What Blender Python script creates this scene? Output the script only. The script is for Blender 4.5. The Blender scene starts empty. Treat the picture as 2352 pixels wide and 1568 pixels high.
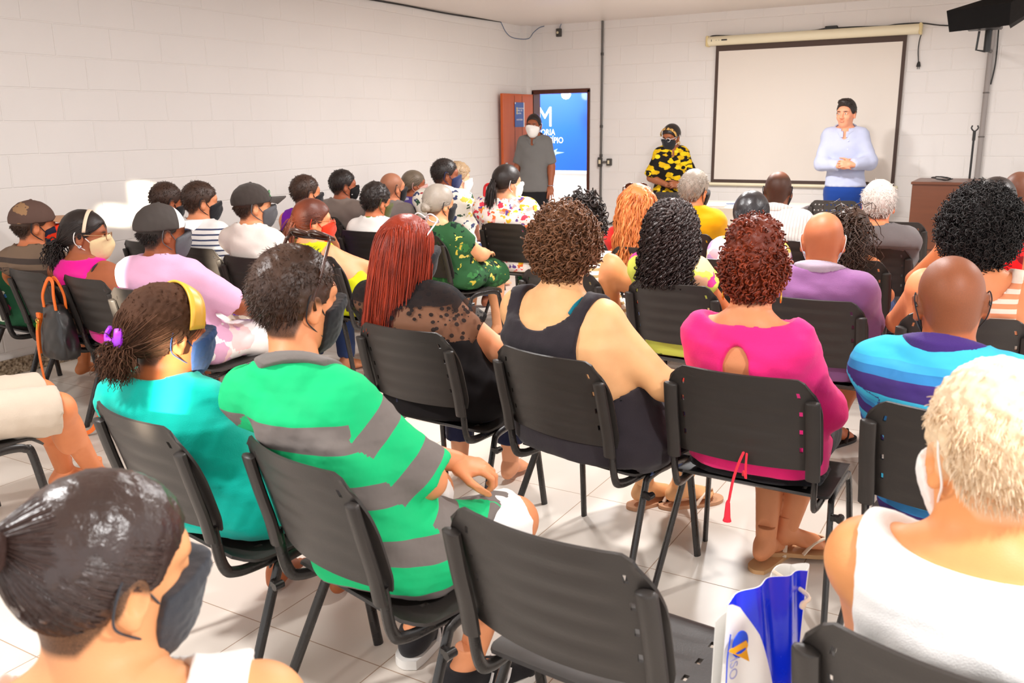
import bpy, math, random
import numpy as np
from mathutils import Vector, Matrix
PI = math.pi
SC = bpy.context.scene
COL = SC.collection
# ---------------------------------------------------------------- camera
FPX, YAW, PITCH, ROLL, CZ = 2026.35, .531817, .238359, -.0129167, 1.471
def cam_axes():
    fw = np.array([-math.sin(YAW)*math.cos(PITCH), math.cos(YAW)*math.cos(PITCH), -math.sin(PITCH)])
    r = np.array([math.cos(YAW), math.sin(YAW), 0.]); u = np.cross(r, fw)
    return r*math.cos(ROLL)+u*math.sin(ROLL), -r*math.sin(ROLL)+u*math.cos(ROLL), fw
CR, CU, CF = cam_axes()
cam = bpy.data.cameras.new('camera'); cam_obj = bpy.data.objects.new('camera', cam); COL.objects.link(cam_obj)
cam.sensor_width = 36; cam.lens = FPX/2352*36; cam.clip_start = .05
m = Matrix.Identity(4)
for i in range(3):
    m[i][0] = CR[i]; m[i][1] = CU[i]; m[i][2] = -CF[i]
m[2][3] = CZ
cam_obj.matrix_world = m
cam.dof.use_dof = True; cam.dof.focus_distance = 3.6; cam.dof.aperture_fstop = 7
SC.camera = cam_obj
# ---------------------------------------------------------------- light
w = bpy.data.worlds.new('world'); SC.world = w; w.use_nodes = True
w.node_tree.nodes['Background'].inputs[0].default_value = (1, .985, .98, 1)
w.node_tree.nodes['Background'].inputs[1].default_value = 1.02
SC.view_settings.view_transform = 'Standard'; SC.view_settings.look = 'None'
SC.view_settings.gamma = 1; SC.view_settings.use_curve_mapping = False
SC.view_settings.exposure = .70
SC.cycles.max_bounces = 6; SC.cycles.diffuse_bounces = 4; SC.cycles.glossy_bounces = 3
SC.cycles.transparent_max_bounces = 8; SC.cycles.use_denoising = True
SC.cycles.sample_clamp_indirect = 6
LAMPS = [(-2.6, 6.8, 48), (-1.7, 6.5, 38), (-2.5, 3.8, 22), (-1.0, 3.6, 30), (-2.4, .6, 34), (.9, .9, 40), (1.3, 5.2, 36)]
def area(name, loc, size, power, rot=(0, 0, 0), col=(1, .985, .975), shape='DISK', sy=None, spread=PI):
    l = bpy.data.lights.new(name, 'AREA'); l.shape = shape; l.size = size
    if sy: l.size_y = sy
    l.energy = power; l.color = col; l.spread = spread
    o = bpy.data.objects.new(name, l); o.location = loc; o.rotation_euler = rot; COL.objects.link(o); return o
for i, (x, y, pw) in enumerate(LAMPS):
    area('ceiling_lamp_light', (x, y, 2.50), .22, pw)
# ---------------------------------------------------------------- pixel -> world
ORG = np.array([0, 0, CZ])
def ray(x, y): return CF+CR*(x-1176)/FPX-CU*(y-784)/FPX
def atz(x, y, z):
    d = ray(x, y); return ORG+d*((z-CZ)/d[2])
def aty(x, y, Y):
    d = ray(x, y); return ORG+d*(Y/d[1])
def atx(x, y, X):
    d = ray(x, y); return ORG+d*(X/d[0])
def view_az(p): return math.degrees(math.atan2(p[0], p[1]))     # azimuth, clockwise from +Y
# ================================================================ materials
def lin(c):
    c = c/255.; return c/12.92 if c <= .04045 else ((c+.055)/1.055)**2.4
def C(r, g, b): return (lin(r), lin(g), lin(b), 1)
MATS = {}
class NT:
    def __init__(s, name):
        s.m = bpy.data.materials.new(name); s.m.use_nodes = True; s.t = s.m.node_tree
        s.b = s.t.nodes['Principled BSDF']; s.o = s.t.nodes['Material Output']
    def n(s, kind, ins=None, **kw):
        n = s.t.nodes.new('ShaderNode'+kind)
        for k, v in kw.items(): setattr(n, k, v)
        for k, v in (ins or {}).items(): s.set(n.inputs[k], v)
        return n
    def set(s, inp, v):
        if isinstance(v, bpy.types.NodeSocket): s.t.links.new(v, inp)
        else: inp.default_value = v
    def P(s, **kw):
        for k, v in kw.items(): s.set(s.b.inputs[k.replace('_', ' ')], v)
    def coord(s, scale=1, kind='Object'):
        c = s.n('TexCoord').outputs[kind]
        if scale == 1: return c
        mp = s.n('Mapping', {'Vector': c, 'Scale': scale if isinstance(scale, tuple) else (scale,)*3}); return mp.outputs[0]
    def attr(s, name): return s.n('Attribute', attribute_name=name)
    def ramp(s, fac, stops, interp='LINEAR'):
        r = s.n('ValToRGB', {'Fac': fac}); cr = r.color_ramp; cr.interpolation = interp
        while len(cr.elements) < len(stops): cr.elements.new(.5)
        for e, (p, c) in zip(cr.elements, stops): e.position = p; e.color = c
        return r.outputs[0]
    def mix(s, f, a, b):
        n = s.n('Mix', data_type='RGBA'); s.set(n.inputs[0], f); s.set(n.inputs[6], a); s.set(n.inputs[7], b); return n.outputs[2]
    def math(s, op, a, b=None):
        n = s.n('Math', operation=op); s.set(n.inputs[0], a)
        if b is not None: s.set(n.inputs[1], b)
        return n.outputs[0]
    def noise(s, vec, scale, detail=3, **kw):
        return s.n('TexNoise', {'Vector': vec, 'Scale': scale, 'Detail': detail}, **kw)
    def bump(s, h, strength=.3, dist=.01):
        n = s.n('Bump', {'Height': h, 'Strength': strength, 'Distance': dist}); s.set(s.b.inputs['Normal'], n.outputs[0])
def plain(name, col, rough=.6, metal=0., spec=.5, coat=0):
    if name in MATS: return MATS[name]
    t = NT(name); t.P(Base_Color=col, Roughness=rough, Metallic=metal); t.b.inputs['Specular IOR Level'].default_value = spec
    if coat: t.b.inputs['Coat Weight'].default_value = coat
    n = t.noise(t.coord(), 40, 2); t.P(Roughness=t.math('ADD', t.math('MULTIPLY', n.outputs[0], .12), rough-.06))
    MATS[name] = t.m; return t.m
def cloth(name, col, rough=.85, fine=500, var=.10):
    if name in MATS: return MATS[name]
    t = NT(name); v = t.coord(); n = t.noise(v, 9, 4); n2 = t.noise(v, fine, 1)
    dark = tuple(c*(1-var) for c in col[:3])+(1,)
    t.P(Base_Color=t.mix(n.outputs[0], dark, col), Roughness=rough); t.b.inputs['Specular IOR Level'].default_value = .2
    t.b.inputs['Sheen Weight'].default_value = .15
    t.bump(t.math('ADD', t.math('MULTIPLY', n.outputs[0], .6), t.math('MULTIPLY', n2.outputs[0], .12)), .5, .014)
    MATS[name] = t.m; return t.m
def stripes(name, stops, period, offset=0., vertical=False, bumpy=True, arm_off=0.):
    """bands along the garment: attribute u runs down the torso / along the sleeve"""
    t = NT(name)
    if vertical:
        x = t.n('SeparateXYZ', {0: t.coord()}).outputs[0]; u = t.math('ADD', x, 5.)
    else: u = t.attr('u').outputs['Fac']
    nz = t.noise(t.coord(), 7, 2)
    u = t.math('ADD', u, t.math('MULTIPLY', t.math('SUBTRACT', nz.outputs[0], .5), .006))
    f = t.math('FRACT', t.math('DIVIDE', t.math('ADD', u, offset), period))
    c = t.ramp(f, stops, 'CONSTANT')
    n = t.noise(t.coord(), 12, 3); c2 = t.mix(t.math('MULTIPLY', n.outputs[0], .18), c, (.1, .1, .1, 1))
    t.P(Base_Color=c2, Roughness=.85); t.b.inputs['Specular IOR Level'].default_value = .2
    t.bump(n.outputs[0], .5, .014); MATS[name] = t.m; return t.m
def floral(name, base, layers, warp=.02):
    """layers: (scale, threshold, [palette], petal) drawn one over the other"""
    t = NT(name); v = t.coord(); nz = t.noise(v, 22, 2)
    off = t.n('VectorMath', {0: nz.outputs['Color'], 1: (.5, .5, .5)}, operation='SUBTRACT')
    off = t.n('VectorMath', {0: off.outputs[0], 'Scale': warp*2}, operation='SCALE')
    v = t.n('VectorMath', {0: v, 1: off.outputs[0]}, operation='ADD').outputs[0]
    col = base
    for k, (sc, th, pal, stretch) in enumerate(layers):
        mp = t.n('Mapping', {'Vector': v, 'Location': (k*3.1, k*1.7, k*.9), 'Scale': (sc*stretch, sc*stretch, sc), 'Rotation': (.3*k, .5*k, .8*k)})
        vo = t.n('TexVoronoi', {'Vector': mp.outputs[0], 'Scale': 1., 'Randomness': 1.})
        r = t.n('SeparateColor', {0: vo.outputs['Color']}).outputs[0]
        pc = t.ramp(r, [(i/len(pal), c) for i, c in enumerate(pal)], 'CONSTANT')
        mk = t.math('LESS_THAN', vo.outputs['Distance'], th)
        sel = t.math('GREATER_THAN', t.n('SeparateColor', {0: vo.outputs['Color']}).outputs[1], .22)
        col = t.mix(t.math('MULTIPLY', mk, sel), col, pc)
    t.P(Base_Color=col, Roughness=.8); t.b.inputs['Specular IOR Level'].default_value = .2
    n = t.noise(t.coord(), 10, 3); t.bump(n.outputs[0], .25, .012); MATS[name] = t.m; return t.m
def skin(name, col, hair=(.012, .008, .006, 1), stub=.85):
    key = name
    if key in MATS: return MATS[key]
    t = NT(name); v = t.coord(); n = t.noise(v, 18, 3); n2 = t.noise(v, 420, 2)
    a = tuple(c*k for c, k in zip(col[:3], (.90, .82, .78)))+(1,); b = tuple(min(1, c*1.06) for c in col[:3])+(1,)
    base = t.mix(n.outputs[0], a, b)
    lip = t.mix(.6, base, (col[0]*.75, col[1]*.38, col[2]*.38, 1))
    base = t.mix(t.attr('lip').outputs['Fac'], base, lip)
    sc = t.attr('scalp').outputs['Fac']
    n3 = t.noise(v, 900, 1); sc2 = t.math('MULTIPLY', sc, t.math('ADD', t.math('MULTIPLY', n3.outputs[0], .5), stub-.25))
    base = t.mix(sc2, base, hair)
    t.P(Base_Color=base, Roughness=.5); t.b.inputs['Specular IOR Level'].default_value = .35
    t.b.inputs['Subsurface Weight'].default_value = .0
    t.bump(n2.outputs[0], .10, .004); MATS[key] = t.m; return t.m
def hairmat(name, dark, light, rough=.42, spec=.4):
    if name in MATS: return MATS[name]
    t = NT(name); v = t.coord(); n = t.noise(v, 14, 3); r = t.attr('rnd').outputs['Fac']
    f = t.math('ADD', t.math('MULTIPLY', n.outputs[0], .55), t.math('MULTIPLY', r, .6))
    t.P(Base_Color=t.mix(f, dark, light), Roughness=rough); t.b.inputs['Specular IOR Level'].default_value = spec
    n2 = t.noise(v, 260, 2); t.bump(n2.outputs[0], .22, .004); MATS[name] = t.m; return t.m
def emit(name, col, s):
    t = NT(name); t.P(Base_Color=(0, 0, 0, 1), Emission_Color=col, Emission_Strength=s); MATS[name] = t.m; return t.m
# ================================================================ mesh helpers
def mesh_obj(name, V, F, mat, parent=None, smooth=True, attrs=None, mats=None, fmat=None):
    """V (n,3) array; F list of (k,4)/(k,3) arrays or a list of tuples -> ONE linked object"""
    me = bpy.data.meshes.new(name)
    V = np.asarray(V, np.float32)
    if isinstance(F, np.ndarray): F = [F]
    if len(F) and not isinstance(F[0], np.ndarray):
        F = [np.array([f for f in F if len(f) == k], np.int32).reshape(-1, k) for k in sorted({len(f) for f in F})]
    me.vertices.add(len(V)); me.vertices.foreach_set('co', V.ravel())
    tot = sum(f.size for f in F); npol = sum(len(f) for f in F)
    me.loops.add(tot); me.polygons.add(npol)
    me.loops.foreach_set('vertex_index', np.concatenate([f.ravel() for f in F]).astype(np.int32))
    st = []; s = 0
    for f in F:
        st.append(s+np.arange(len(f))*f.shape[1]); s += f.size
    me.polygons.foreach_set('loop_start', np.concatenate(st).astype(np.int32))
    me.polygons.foreach_set('use_smooth', np.full(npol, bool(smooth)))
    if fmat is not None: me.polygons.foreach_set('material_index', np.asarray(fmat, np.int32))
    me.update(calc_edges=True)
    for k, a in (attrs or {}).items():
        at = me.attributes.new(k, 'FLOAT', 'POINT'); at.data.foreach_set('value', np.asarray(a, np.float32))
    for mm in (mats or [mat]): me.materials.append(mm)
    o = bpy.data.objects.new(name, me); COL.objects.link(o)
    if parent is not None: o.parent = parent
    return o
class MB:
    """collects simple shapes into one mesh"""
    def __init__(s): s.v = []; s.f = []; s.n = 0
    def add(s, V, F):
        V = np.asarray(V, float).reshape(-1, 3); s.v.append(V)
        s.f += [tuple(int(i)+s.n for i in f) for f in F]; s.n += len(V); return s
    def box(s, lo, hi, M=None, bev=0.):
        lo = np.array(lo, float); hi = np.array(hi, float)
        if bev > 0:
            b = min(bev, *(hi-lo)/2.01); V = []; F = []
            # chamfered box: 24 verts
            idx = {}
            for ax in range(3):
                for sg in (0, 1):
                    for a in (0, 1):
                        for c in (0, 1):
                            p = np.zeros(3); o1, o2 = [(1, 2), (2, 0), (0, 1)][ax]
                            p[ax] = (lo, hi)[sg][ax]
                            p[o1] = (lo[o1]+b, hi[o1]-b)[a]; p[o2] = (lo[o2]+b, hi[o2]-b)[c]
                            s3 = [0, 0, 0]; s3[ax] = sg; s3[o1] = a; s3[o2] = c
                            idx[(ax, tuple(s3))] = len(V); V.append(p)
            for ax in range(3):
                o1, o2 = [(1, 2), (2, 0), (0, 1)][ax]
                for sg in (0, 1):
                    q = []
                    for a, c in ((0, 0), (1, 0), (1, 1), (0, 1)):
                        s3 = [0, 0, 0]; s3[ax] = sg; s3[o1] = a; s3[o2] = c; q.append(idx[(ax, tuple(s3))])
                    F.append(q if sg else q[::-1])
            for ax in range(3):      # edges running along ax
                o1, o2 = [(1, 2), (2, 0), (0, 1)][ax]
                for a in (0, 1):
                    for c in (0, 1):
                        q = []
                        for e, face in ((0, o1), (1, o1), (1, o2), (0, o2)):
                            s3 = [0, 0, 0]; s3[ax] = e; s3[o1] = a; s3[o2] = c; q.append(idx[(face, tuple(s3))])
                        F.append(q if (a == c) else q[::-1])
            for a in (0, 1):
                for c in (0, 1):
                    for d in (0, 1):
                        q = [idx[(ax, (a, c, d))] for ax in range(3)]
                        F.append(q if (a+c+d) % 2 else q[::-1])
            V = np.array(V)
        else:
            V = np.array([[(lo, hi)[i][0], (lo, hi)[j][1], (lo, hi)[k][2]] for i in (0, 1) for j in (0, 1) for k in (0, 1)])
            F = [(0, 1, 3, 2), (4, 6, 7, 5), (0, 4, 5, 1), (2, 3, 7, 6), (0, 2, 6, 4), (1, 5, 7, 3)]
        if M is not None: V = V@np.array(M)[:3, :3].T+np.array(M)[:3, 3]
        return s.add(V, F)
    def tube(s, pts, r, n=8, r2=None, closed=False, cap=True, up=(0, 0, 1)):
        P = np.array(pts, float); k = len(P); r = np.broadcast_to(np.asarray(r, float), (k,)); rb = r if r2 is None else np.broadcast_to(np.asarray(r2, float), (k,))
        T = np.gradient(P, axis=0) if not closed else (np.roll(P, -1, 0)-np.roll(P, 1, 0))
        T /= np.linalg.norm(T, axis=1)[:, None]+1e-12
        a = np.array(up, float)
        if abs(a@T[0]) > .95: a = np.array([1., 0, 0])
        N = np.zeros_like(P); nn = a-T[0]*(a@T[0]); N[0] = nn/np.linalg.norm(nn)
        for i in range(1, k):
            v = N[i-1]-T[i]*(N[i-1]@T[i]); N[i] = v/(np.linalg.norm(v)+1e-12)
        B = np.cross(T, N); th = np.arange(n)*2*PI/n
        V = P[:, None, :]+N[:, None, :]*(r[:, None]*np.cos(th))[:, :, None]+B[:, None, :]*(rb[:, None]*np.sin(th))[:, :, None]
        F = []
        for i in range(k if closed else k-1):
            j = (i+1) % k
            for q in range(n):
                w = (q+1) % n; F.append((i*n+q, i*n+w, j*n+w, j*n+q))
        if cap and not closed: F += [tuple(range(n-1, -1, -1)), tuple((k-1)*n+q for q in range(n))]
        return s.add(V.reshape(-1, 3), F)
    def lathe(s, prof, n=24, center=(0, 0, 0), M=None):
        P = np.array(prof, float); th = np.arange(n)*2*PI/n; k = len(P)
        V = np.stack([P[:, 0][:, None]*np.cos(th), P[:, 0][:, None]*np.sin(th), np.repeat(P[:, 1][:, None], n, 1)], -1).reshape(-1, 3)
        if M is not None: V = V@np.array(M)[:3, :3].T+np.array(M)[:3, 3]
        F = [(i*n+q, i*n+(q+1) % n, (i+1)*n+(q+1) % n, (i+1)*n+q) for i in range(k-1) for q in range(n)]
        F += [tuple(range(n-1, -1, -1)), tuple((k-1)*n+q for q in range(n))]
        return s.add(V+np.array(center), F)
    def sheet(s, fn, us, vs, keep=None, thick=.006):
        """a thick sheet from fn(u,v)->xyz; cells where keep(i,j) is False are holes"""
        U, Vv = np.meshgrid(us, vs, indexing='ij'); A = fn(U, Vv)
        du = np.gradient(A, axis=0); dv = np.gradient(A, axis=1); Nn = np.cross(du, dv); Nn /= np.linalg.norm(Nn, axis=-1)[..., None]+1e-12
        Bk = A-Nn*thick; nu, nv = len(us), len(vs); K = np.ones((nu-1, nv-1), bool)
        if keep is not None:
            for i in range(nu-1):
                for j in range(nv-1): K[i, j] = keep((us[i]+us[i+1])/2, (vs[j]+vs[j+1])/2)
        V = np.concatenate([A.reshape(-1, 3), Bk.reshape(-1, 3)]); o = nu*nv; F = []
        id = lambda i, j: i*nv+j
        for i in range(nu-1):
            for j in range(nv-1):
                if not K[i, j]: continue
                F.append((id(i, j), id(i+1, j), id(i+1, j+1), id(i, j+1)))
                F.append((o+id(i, j), o+id(i, j+1), o+id(i+1, j+1), o+id(i+1, j)))
                for di, dj, a, b in ((-1, 0, (i, j), (i, j+1)), (1, 0, (i+1, j+1), (i+1, j)), (0, -1, (i+1, j), (i, j)), (0, 1, (i, j+1), (i+1, j+1))):
                    x, y = i+di, j+dj
                    if not (0 <= x < nu-1 and 0 <= y < nv-1) or not K[x, y]:
                        F.append((id(*a), o+id(*a), o+id(*b), id(*b))[::-1])
        return s.add(V, F)
    def build(s, name, mat, parent=None, smooth=False):
        V = np.concatenate(s.v); used = np.zeros(len(V), bool)
        for f in s.f: used[list(f)] = True
        re = np.cumsum(used)-1; F = [tuple(re[i] for i in f) for f in s.f]
        o = mesh_obj(name, V[used], F, mat, parent, smooth=smooth is True or smooth == 'auto')
        if smooth == 'auto': o.data.set_sharp_from_angle(angle=math.radians(42))
        return o
def thing(name, label, cat, loc=(0, 0, 0), az=0., group=None):
    o = bpy.data.objects.new(name, None); COL.objects.link(o); o.location = loc; o.rotation_euler = (0, 0, -math.radians(az))
    o.empty_display_size = .1; tag(o, label, cat, group); return o
def tag(o, label, cat, group=None):
    o['label'] = label; o['category'] = cat
    if group: o['group'] = group
    return o
def struct(o): o['kind'] = 'structure'; return o
def bez(p0, p1, p2, p3, n=16):
    t = np.linspace(0, 1, n)[:, None]; p0, p1, p2, p3 = map(np.array, (p0, p1, p2, p3))
    return p0*(1-t)**3+3*p1*t*(1-t)**2+3*p2*t*t*(1-t)+p3*t**3
def smoothline(pts, n=8):
    """Catmull-Rom through pts"""
    P = np.array(pts, float); Q = np.concatenate([[2*P[0]-P[1]], P, [2*P[-1]-P[-2]]]); out = []
    for i in range(1, len(Q)-2):
        for t in np.linspace(0, 1, n, endpoint=False):
            a, b, c, d = Q[i-1:i+3]
            out.append(.5*((2*b)+(-a+c)*t+(2*a-5*b+4*c-d)*t*t+(-a+3*b-3*c+d)*t**3))
    out.append(P[-1]); return np.array(out)
# ================================================================ room shell
XL, YF, ZC = -5.424, 9.636, 2.624
def block_wall(name, col, horiz):
    """painted concrete blocks 40 x 20 cm, running bond"""
    t = NT(name); s = t.n('SeparateXYZ', {0: t.coord()}); z = t.math('SUBTRACT', s.outputs[2], .148)
    u = s.outputs[horiz]; v = t.n('CombineXYZ', {0: u, 1: z}).outputs[0]
    nz = t.noise(t.coord(), 3, 2)
    off = t.n('VectorMath', {0: nz.outputs['Color'], 'Scale': .012}, operation='SCALE')
    v = t.n('VectorMath', {0: v, 1: off.outputs[0]}, operation='ADD').outputs[0]
    b = t.n('TexBrick', {'Vector': v, 'Scale': 1., 'Mortar Size': .006, 'Mortar Smooth': .6, 'Brick Width': .4, 'Row Height': .2,
                         'Color1': (1, 1, 1, 1), 'Color2': (.97, .97, .97, 1), 'Mortar': (.0, .0, .0, 1)}, offset=.5)
    n2 = t.noise(t.coord(), 1.3, 4); n3 = t.noise(t.coord(), 120, 2)
    dk = tuple(c*.93 for c in col[:3])+(1,)
    base = t.mix(n2.outputs[0], dk, col)
    base = t.mix(t.math('MULTIPLY', b.outputs['Fac'], .35), base, (min(1, col[0]*1.08), min(1, col[1]*1.08), min(1, col[2]*1.06), 1))
    t.P(Base_Color=base, Roughness=.62); t.b.inputs['Specular IOR Level'].default_value = .3
    h = t.math('ADD', t.math('MULTIPLY', b.outputs['Color'], 1.), t.math('MULTIPLY', n3.outputs[0], .05))
    t.bump(h, .55, .006); return t.m
WALLC = C(234, 229, 225)
wl = block_wall('painted_block_left', WALLC, 1); wf = block_wall('painted_block_front', WALLC, 0)
def slab(name, lo, hi, mat): return struct(MB().box(lo, hi).build(name, mat))
t = NT('porcelain_tile'); s = t.n('SeparateXYZ', {0: t.coord()})
fx = t.math('FRACT', t.math('DIVIDE', t.math('ADD', s.outputs[0], 10.45-.0045*.5), .45)); fy = t.math('FRACT', t.math('DIVIDE', t.math('ADD', s.outputs[1], 9.10), .45))
g = t.math('MAXIMUM', t.math('LESS_THAN', fx, .008), t.math('LESS_THAN', fy, .008)); n = t.noise(t.coord(), 2.2, 4)
vo = t.n('CombineXYZ', {0: t.math('FLOOR', t.math('DIVIDE', t.math('ADD', s.outputs[0], 10.448), .45)), 1: t.math('FLOOR', t.math('DIVIDE', t.math('ADD', s.outputs[1], 9.1), .45))})
wn = t.n('TexWhiteNoise', {'Vector': vo.outputs[0]}, noise_dimensions='3D')
base = t.mix(n.outputs[0], C(222, 211, 199), C(232, 224, 214)); base = t.mix(t.math('MULTIPLY', wn.outputs[0], .2), base, C(214, 196, 178))
t.P(Base_Color=t.mix(g, base, C(172, 146, 124)), Roughness=t.math('ADD', t.math('MULTIPLY', g, .4), .30)); t.b.inputs['Specular IOR Level'].default_value = .45
t.bump(t.math('SUBTRACT', 1., g), .25, .003)
slab('floor', (XL-.15, -1.5, -.1), (3.4, YF+.15, 0), t.m)
t = NT('ceiling_paint'); n = t.noise(t.coord(), 1., 3); t.P(Base_Color=t.mix(n.outputs[0], C(218, 208, 200), C(226, 217, 209)), Roughness=.38)
slab('ceiling', (XL-.15, -1.5, ZC), (3.4, YF+.15, ZC+.1), t.m)
slab('wall_left', (XL-.15, -1.5, 0), (XL, YF+.15, ZC), wl)
# front wall with the door opening
DX0, DX1, DZ = -5.335, -4.585, 1.885
mb = MB().box((DX1, YF, 0), (3.4, YF+.15, ZC)).box((XL, YF, 0), (DX0, YF+.15, ZC)).box((DX0, YF, DZ), (DX1, YF+.15, ZC))
struct(mb.build('wall_front', wf))
slab('trim_1', (XL, YF-.13, 0), (XL+.08, YF, ZC), wf)          # narrow pier in the corner
t = NT('granite_skirting'); v = t.coord(); n = t.noise(v, 60, 4); n2 = t.noise(v, 9, 3)
c = t.ramp(n.outputs[0], [(.36, C(70, 55, 42)), (.46, C(150, 130, 105)), (.62, C(198, 180, 156))])
t.P(Base_Color=t.mix(t.math('MULTIPLY', n2.outputs[0], .4), c, C(120, 100, 80)), Roughness=.3)
struct(MB().box((XL, -1.5, 0), (XL+.018, YF-.14, .10), bev=.003).build('baseboard_left', t.m))
# door: frame (setting) and leaf
def wood(name, a, b, rough=.4, ax=2, sc=1.):
    t = NT(name); s = (14*sc, 14*sc, 14*sc); s = tuple(1.2*sc if i == ax else x for i, x in enumerate(s))
    n = t.noise(t.coord(s), 1.6, 6, ); n2 = t.noise(t.coord((3, 3, .6)), 2, 2)
    t.P(Base_Color=t.mix(t.math('ADD', t.math('MULTIPLY', n.outputs[0], .8), t.math('MULTIPLY', n2.outputs[0], .2)), a, b), Roughness=rough)
    t.bump(n.outputs[0], .08, .004); MATS[name] = t.m; return t.m
dw = wood('door_frame_wood', C(58, 26, 14), C(96, 44, 22)); lw = wood('door_leaf_wood', C(172, 70, 18), C(210, 98, 34))
fr = MB(); j = .035
fr.box((DX0-.004, YF-.018, 0), (DX0+.022, YF+.15, DZ), bev=.004).box((DX1-j*.6, YF-.018, 0), (DX1+.012, YF+.15, DZ), bev=.004).box((DX0-.004, YF-.018, DZ-j), (DX1+.012, YF+.15, DZ+.012), bev=.004)
struct(fr.build('door_1', dw))
leaf = thing('door_leaf', 'varnished orange-brown wooden door standing open beside the blue sign', 'door', (DX0+.0, YF-.03, 0))
leaf.rotation_euler = (0, 0, math.radians(-91.2))
# local: x runs from the hinge to the free edge, face towards +y is the side seen
L = .68
MB().box((.0, -.018, .012), (L, .018, DZ-.04), bev=.003).build('panel', lw, leaf)
mb = MB()
for z in (.40, .98, 1.50): mb.box((.0, .0181, z), (L*.62, .0192, z+.006))
mb.box((L*.62, .0181, .05), (L*.62+.006, .0192, DZ-.06)); mb.box((.25, .0181, .98), (.256, .0192, DZ-.06))
mb.build('groove', plain('door_groove', C(92, 36, 10), .6), leaf)
hb = MB(); hb.tube([(L-.06, .019, 1.0), (L-.06, .06, 1.0), (L-.07, .065, 1.0), (L-.16, .065, .995)], .008, 8); hb.box((L-.085, .0185, .93), (L-.035, .024, 1.07), bev=.003)
hb.build('door_handle', plain('satin_steel', C(170, 165, 160), .3, 1.), leaf)
# ---------------------------------------------------------------- lettering
FONT_MATS = {}
def text_mesh(name, body, size, mat, loc, rot, parent=None, depth=.001, bold=0., align='LEFT', xs=1.):
    cu = bpy.data.curves.new(name, 'FONT'); cu.body = body; cu.size = size; cu.extrude = depth; cu.offset = bold; cu.align_x = align; cu.resolution_u = 3
    tmp = bpy.data.objects.new(name+'_t', cu); COL.objects.link(tmp)
    dg = bpy.context.evaluated_depsgraph_get(); me = bpy.data.meshes.new_from_object(tmp.evaluated_get(dg))
    bpy.data.objects.remove(tmp); o = bpy.data.objects.new(name, me); COL.objects.link(o); me.materials.clear(); me.materials.append(mat)
    o.location = loc; o.rotation_euler = rot; o.scale = (xs, 1, 1)
    if parent: o.parent = parent
    return o
white = plain('white_vinyl', C(250, 250, 250), .4)
plaque = thing('door_plaque', 'small blue and white plaque hung on the open wooden door', 'sign', (DX0, YF-.03, 0)); plaque.rotation_euler = leaf.rotation_euler
MB().box((.22, .0195, 1.47), (.43, .026, 1.75), bev=.002).build('board', plain('plaque_blue', C(30, 80, 160), .3), plaque)
pm = plain('plaque_white', C(235, 235, 235), .4)
MB().box((.22, .0262, 1.47), (.235, .028, 1.75)).box((.415, .0262, 1.73), (.43, .028, 1.75)).build('border', pm, plaque)
for txt, z, sz in (('PROCURADORIA', 1.675, .022), ('GERAL DO', 1.648, .028), ('MUNICÍPIO', 1.618, .022), ('AUDITÓRIO', 1.545, .026)):
    text_mesh('lettering', txt, sz, pm, (.40, .0265, z), (PI/2, 0, PI), plaque, .0006)
MB().box((.375, .0262, 1.615), (.395, .0275, 1.695), bev=.001).build('crest', plain('plaque_gold', C(214, 190, 110), .4), plaque)
# room beyond the doorway
YB = 11.25
slab('floor_2', (-8.6, YF+.15, -.1), (-3.0, YB+.2, 0), bpy.data.materials['porcelain_tile'])
slab('wall_back', (-8.6, YB, 0), (-3.0, YB+.1, ZC+.3), block_wall('painted_block_back', C(244, 242, 240), 0))
slab('ceiling_2', (-8.6, YF+.15, ZC), (-3.0, YB+.1, ZC+.1), bpy.data.materials['ceiling_paint'])
area('corridor_lamp_light', (-5.9, 10.45, 2.5), .4, 50, col=(1, .98, .95))
sg = thing('wall_sign', 'large glossy blue sign with white lettering on the wall beyond the doorway', 'sign', (-6.6, YB-.03, 0))
t = NT('sign_blue'); z = t.n('SeparateXYZ', {0: t.coord()}).outputs[2]
n = t.noise(t.coord(), 1.6, 2)
f = t.math('ADD', t.math('MULTIPLY', t.math('SUBTRACT', z, .9), .65), t.math('MULTIPLY', n.outputs[0], .25))
t.P(Base_Color=t.ramp(f, [(0., C(0, 88, 235)), (.45, C(28, 92, 232)), (1., C(62, 92, 214))]), Roughness=.12)
zb = aty(1300, 391, YB-.03)[2]
MB().box((-1.6, -.012, zb), (1.6, .012, 2.5), bev=.003).build('board', t.m, sg, )
def sgn(px, py): p = aty(px, py, YB-.043); return p[0]+6.6, p[2]
for txt, right, base, h, nm in (('PGM', (1270, 243), (1270, 290), .47, 1), ('PROCURADORIA', (1275, 296), (1275, 310), .127, 1), ('DO MUNICÍPIO', (1294, 314.5), (1294, 328.5), .127, 1)):
    x, z = sgn(*base); zt = sgn(*right)[1]; size = (zt-z)/.715
    text_mesh('lettering', txt, size, white, (x, -.0125, z), (PI/2, 0, 0), sg, .0006, bold=0., align='RIGHT', xs=.84)
st = [sgn(a, b) for a, b in ((1258, 352), (1281, 341), (1277, 348), (1297, 350), (1278, 354), (1270, 366), (1266, 357))]
MB().add([(a, -.0125, b) for a, b in st]+[(a, -.0140, b) for a, b in st], [tuple(range(7, 14))]+[(i, (i+1) % 7, 7+(i+1) % 7, 7+i) for i in range(7)]).build('arrow_mark', plain('sign_pale', C(150, 190, 245), .2), sg)
MB().box((-1.62, -.03, zb-.045), (1.62, .012, zb-.002), bev=.003).build('lower_rail', plain('sign_rail', C(238, 238, 240), .4), sg)
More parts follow.
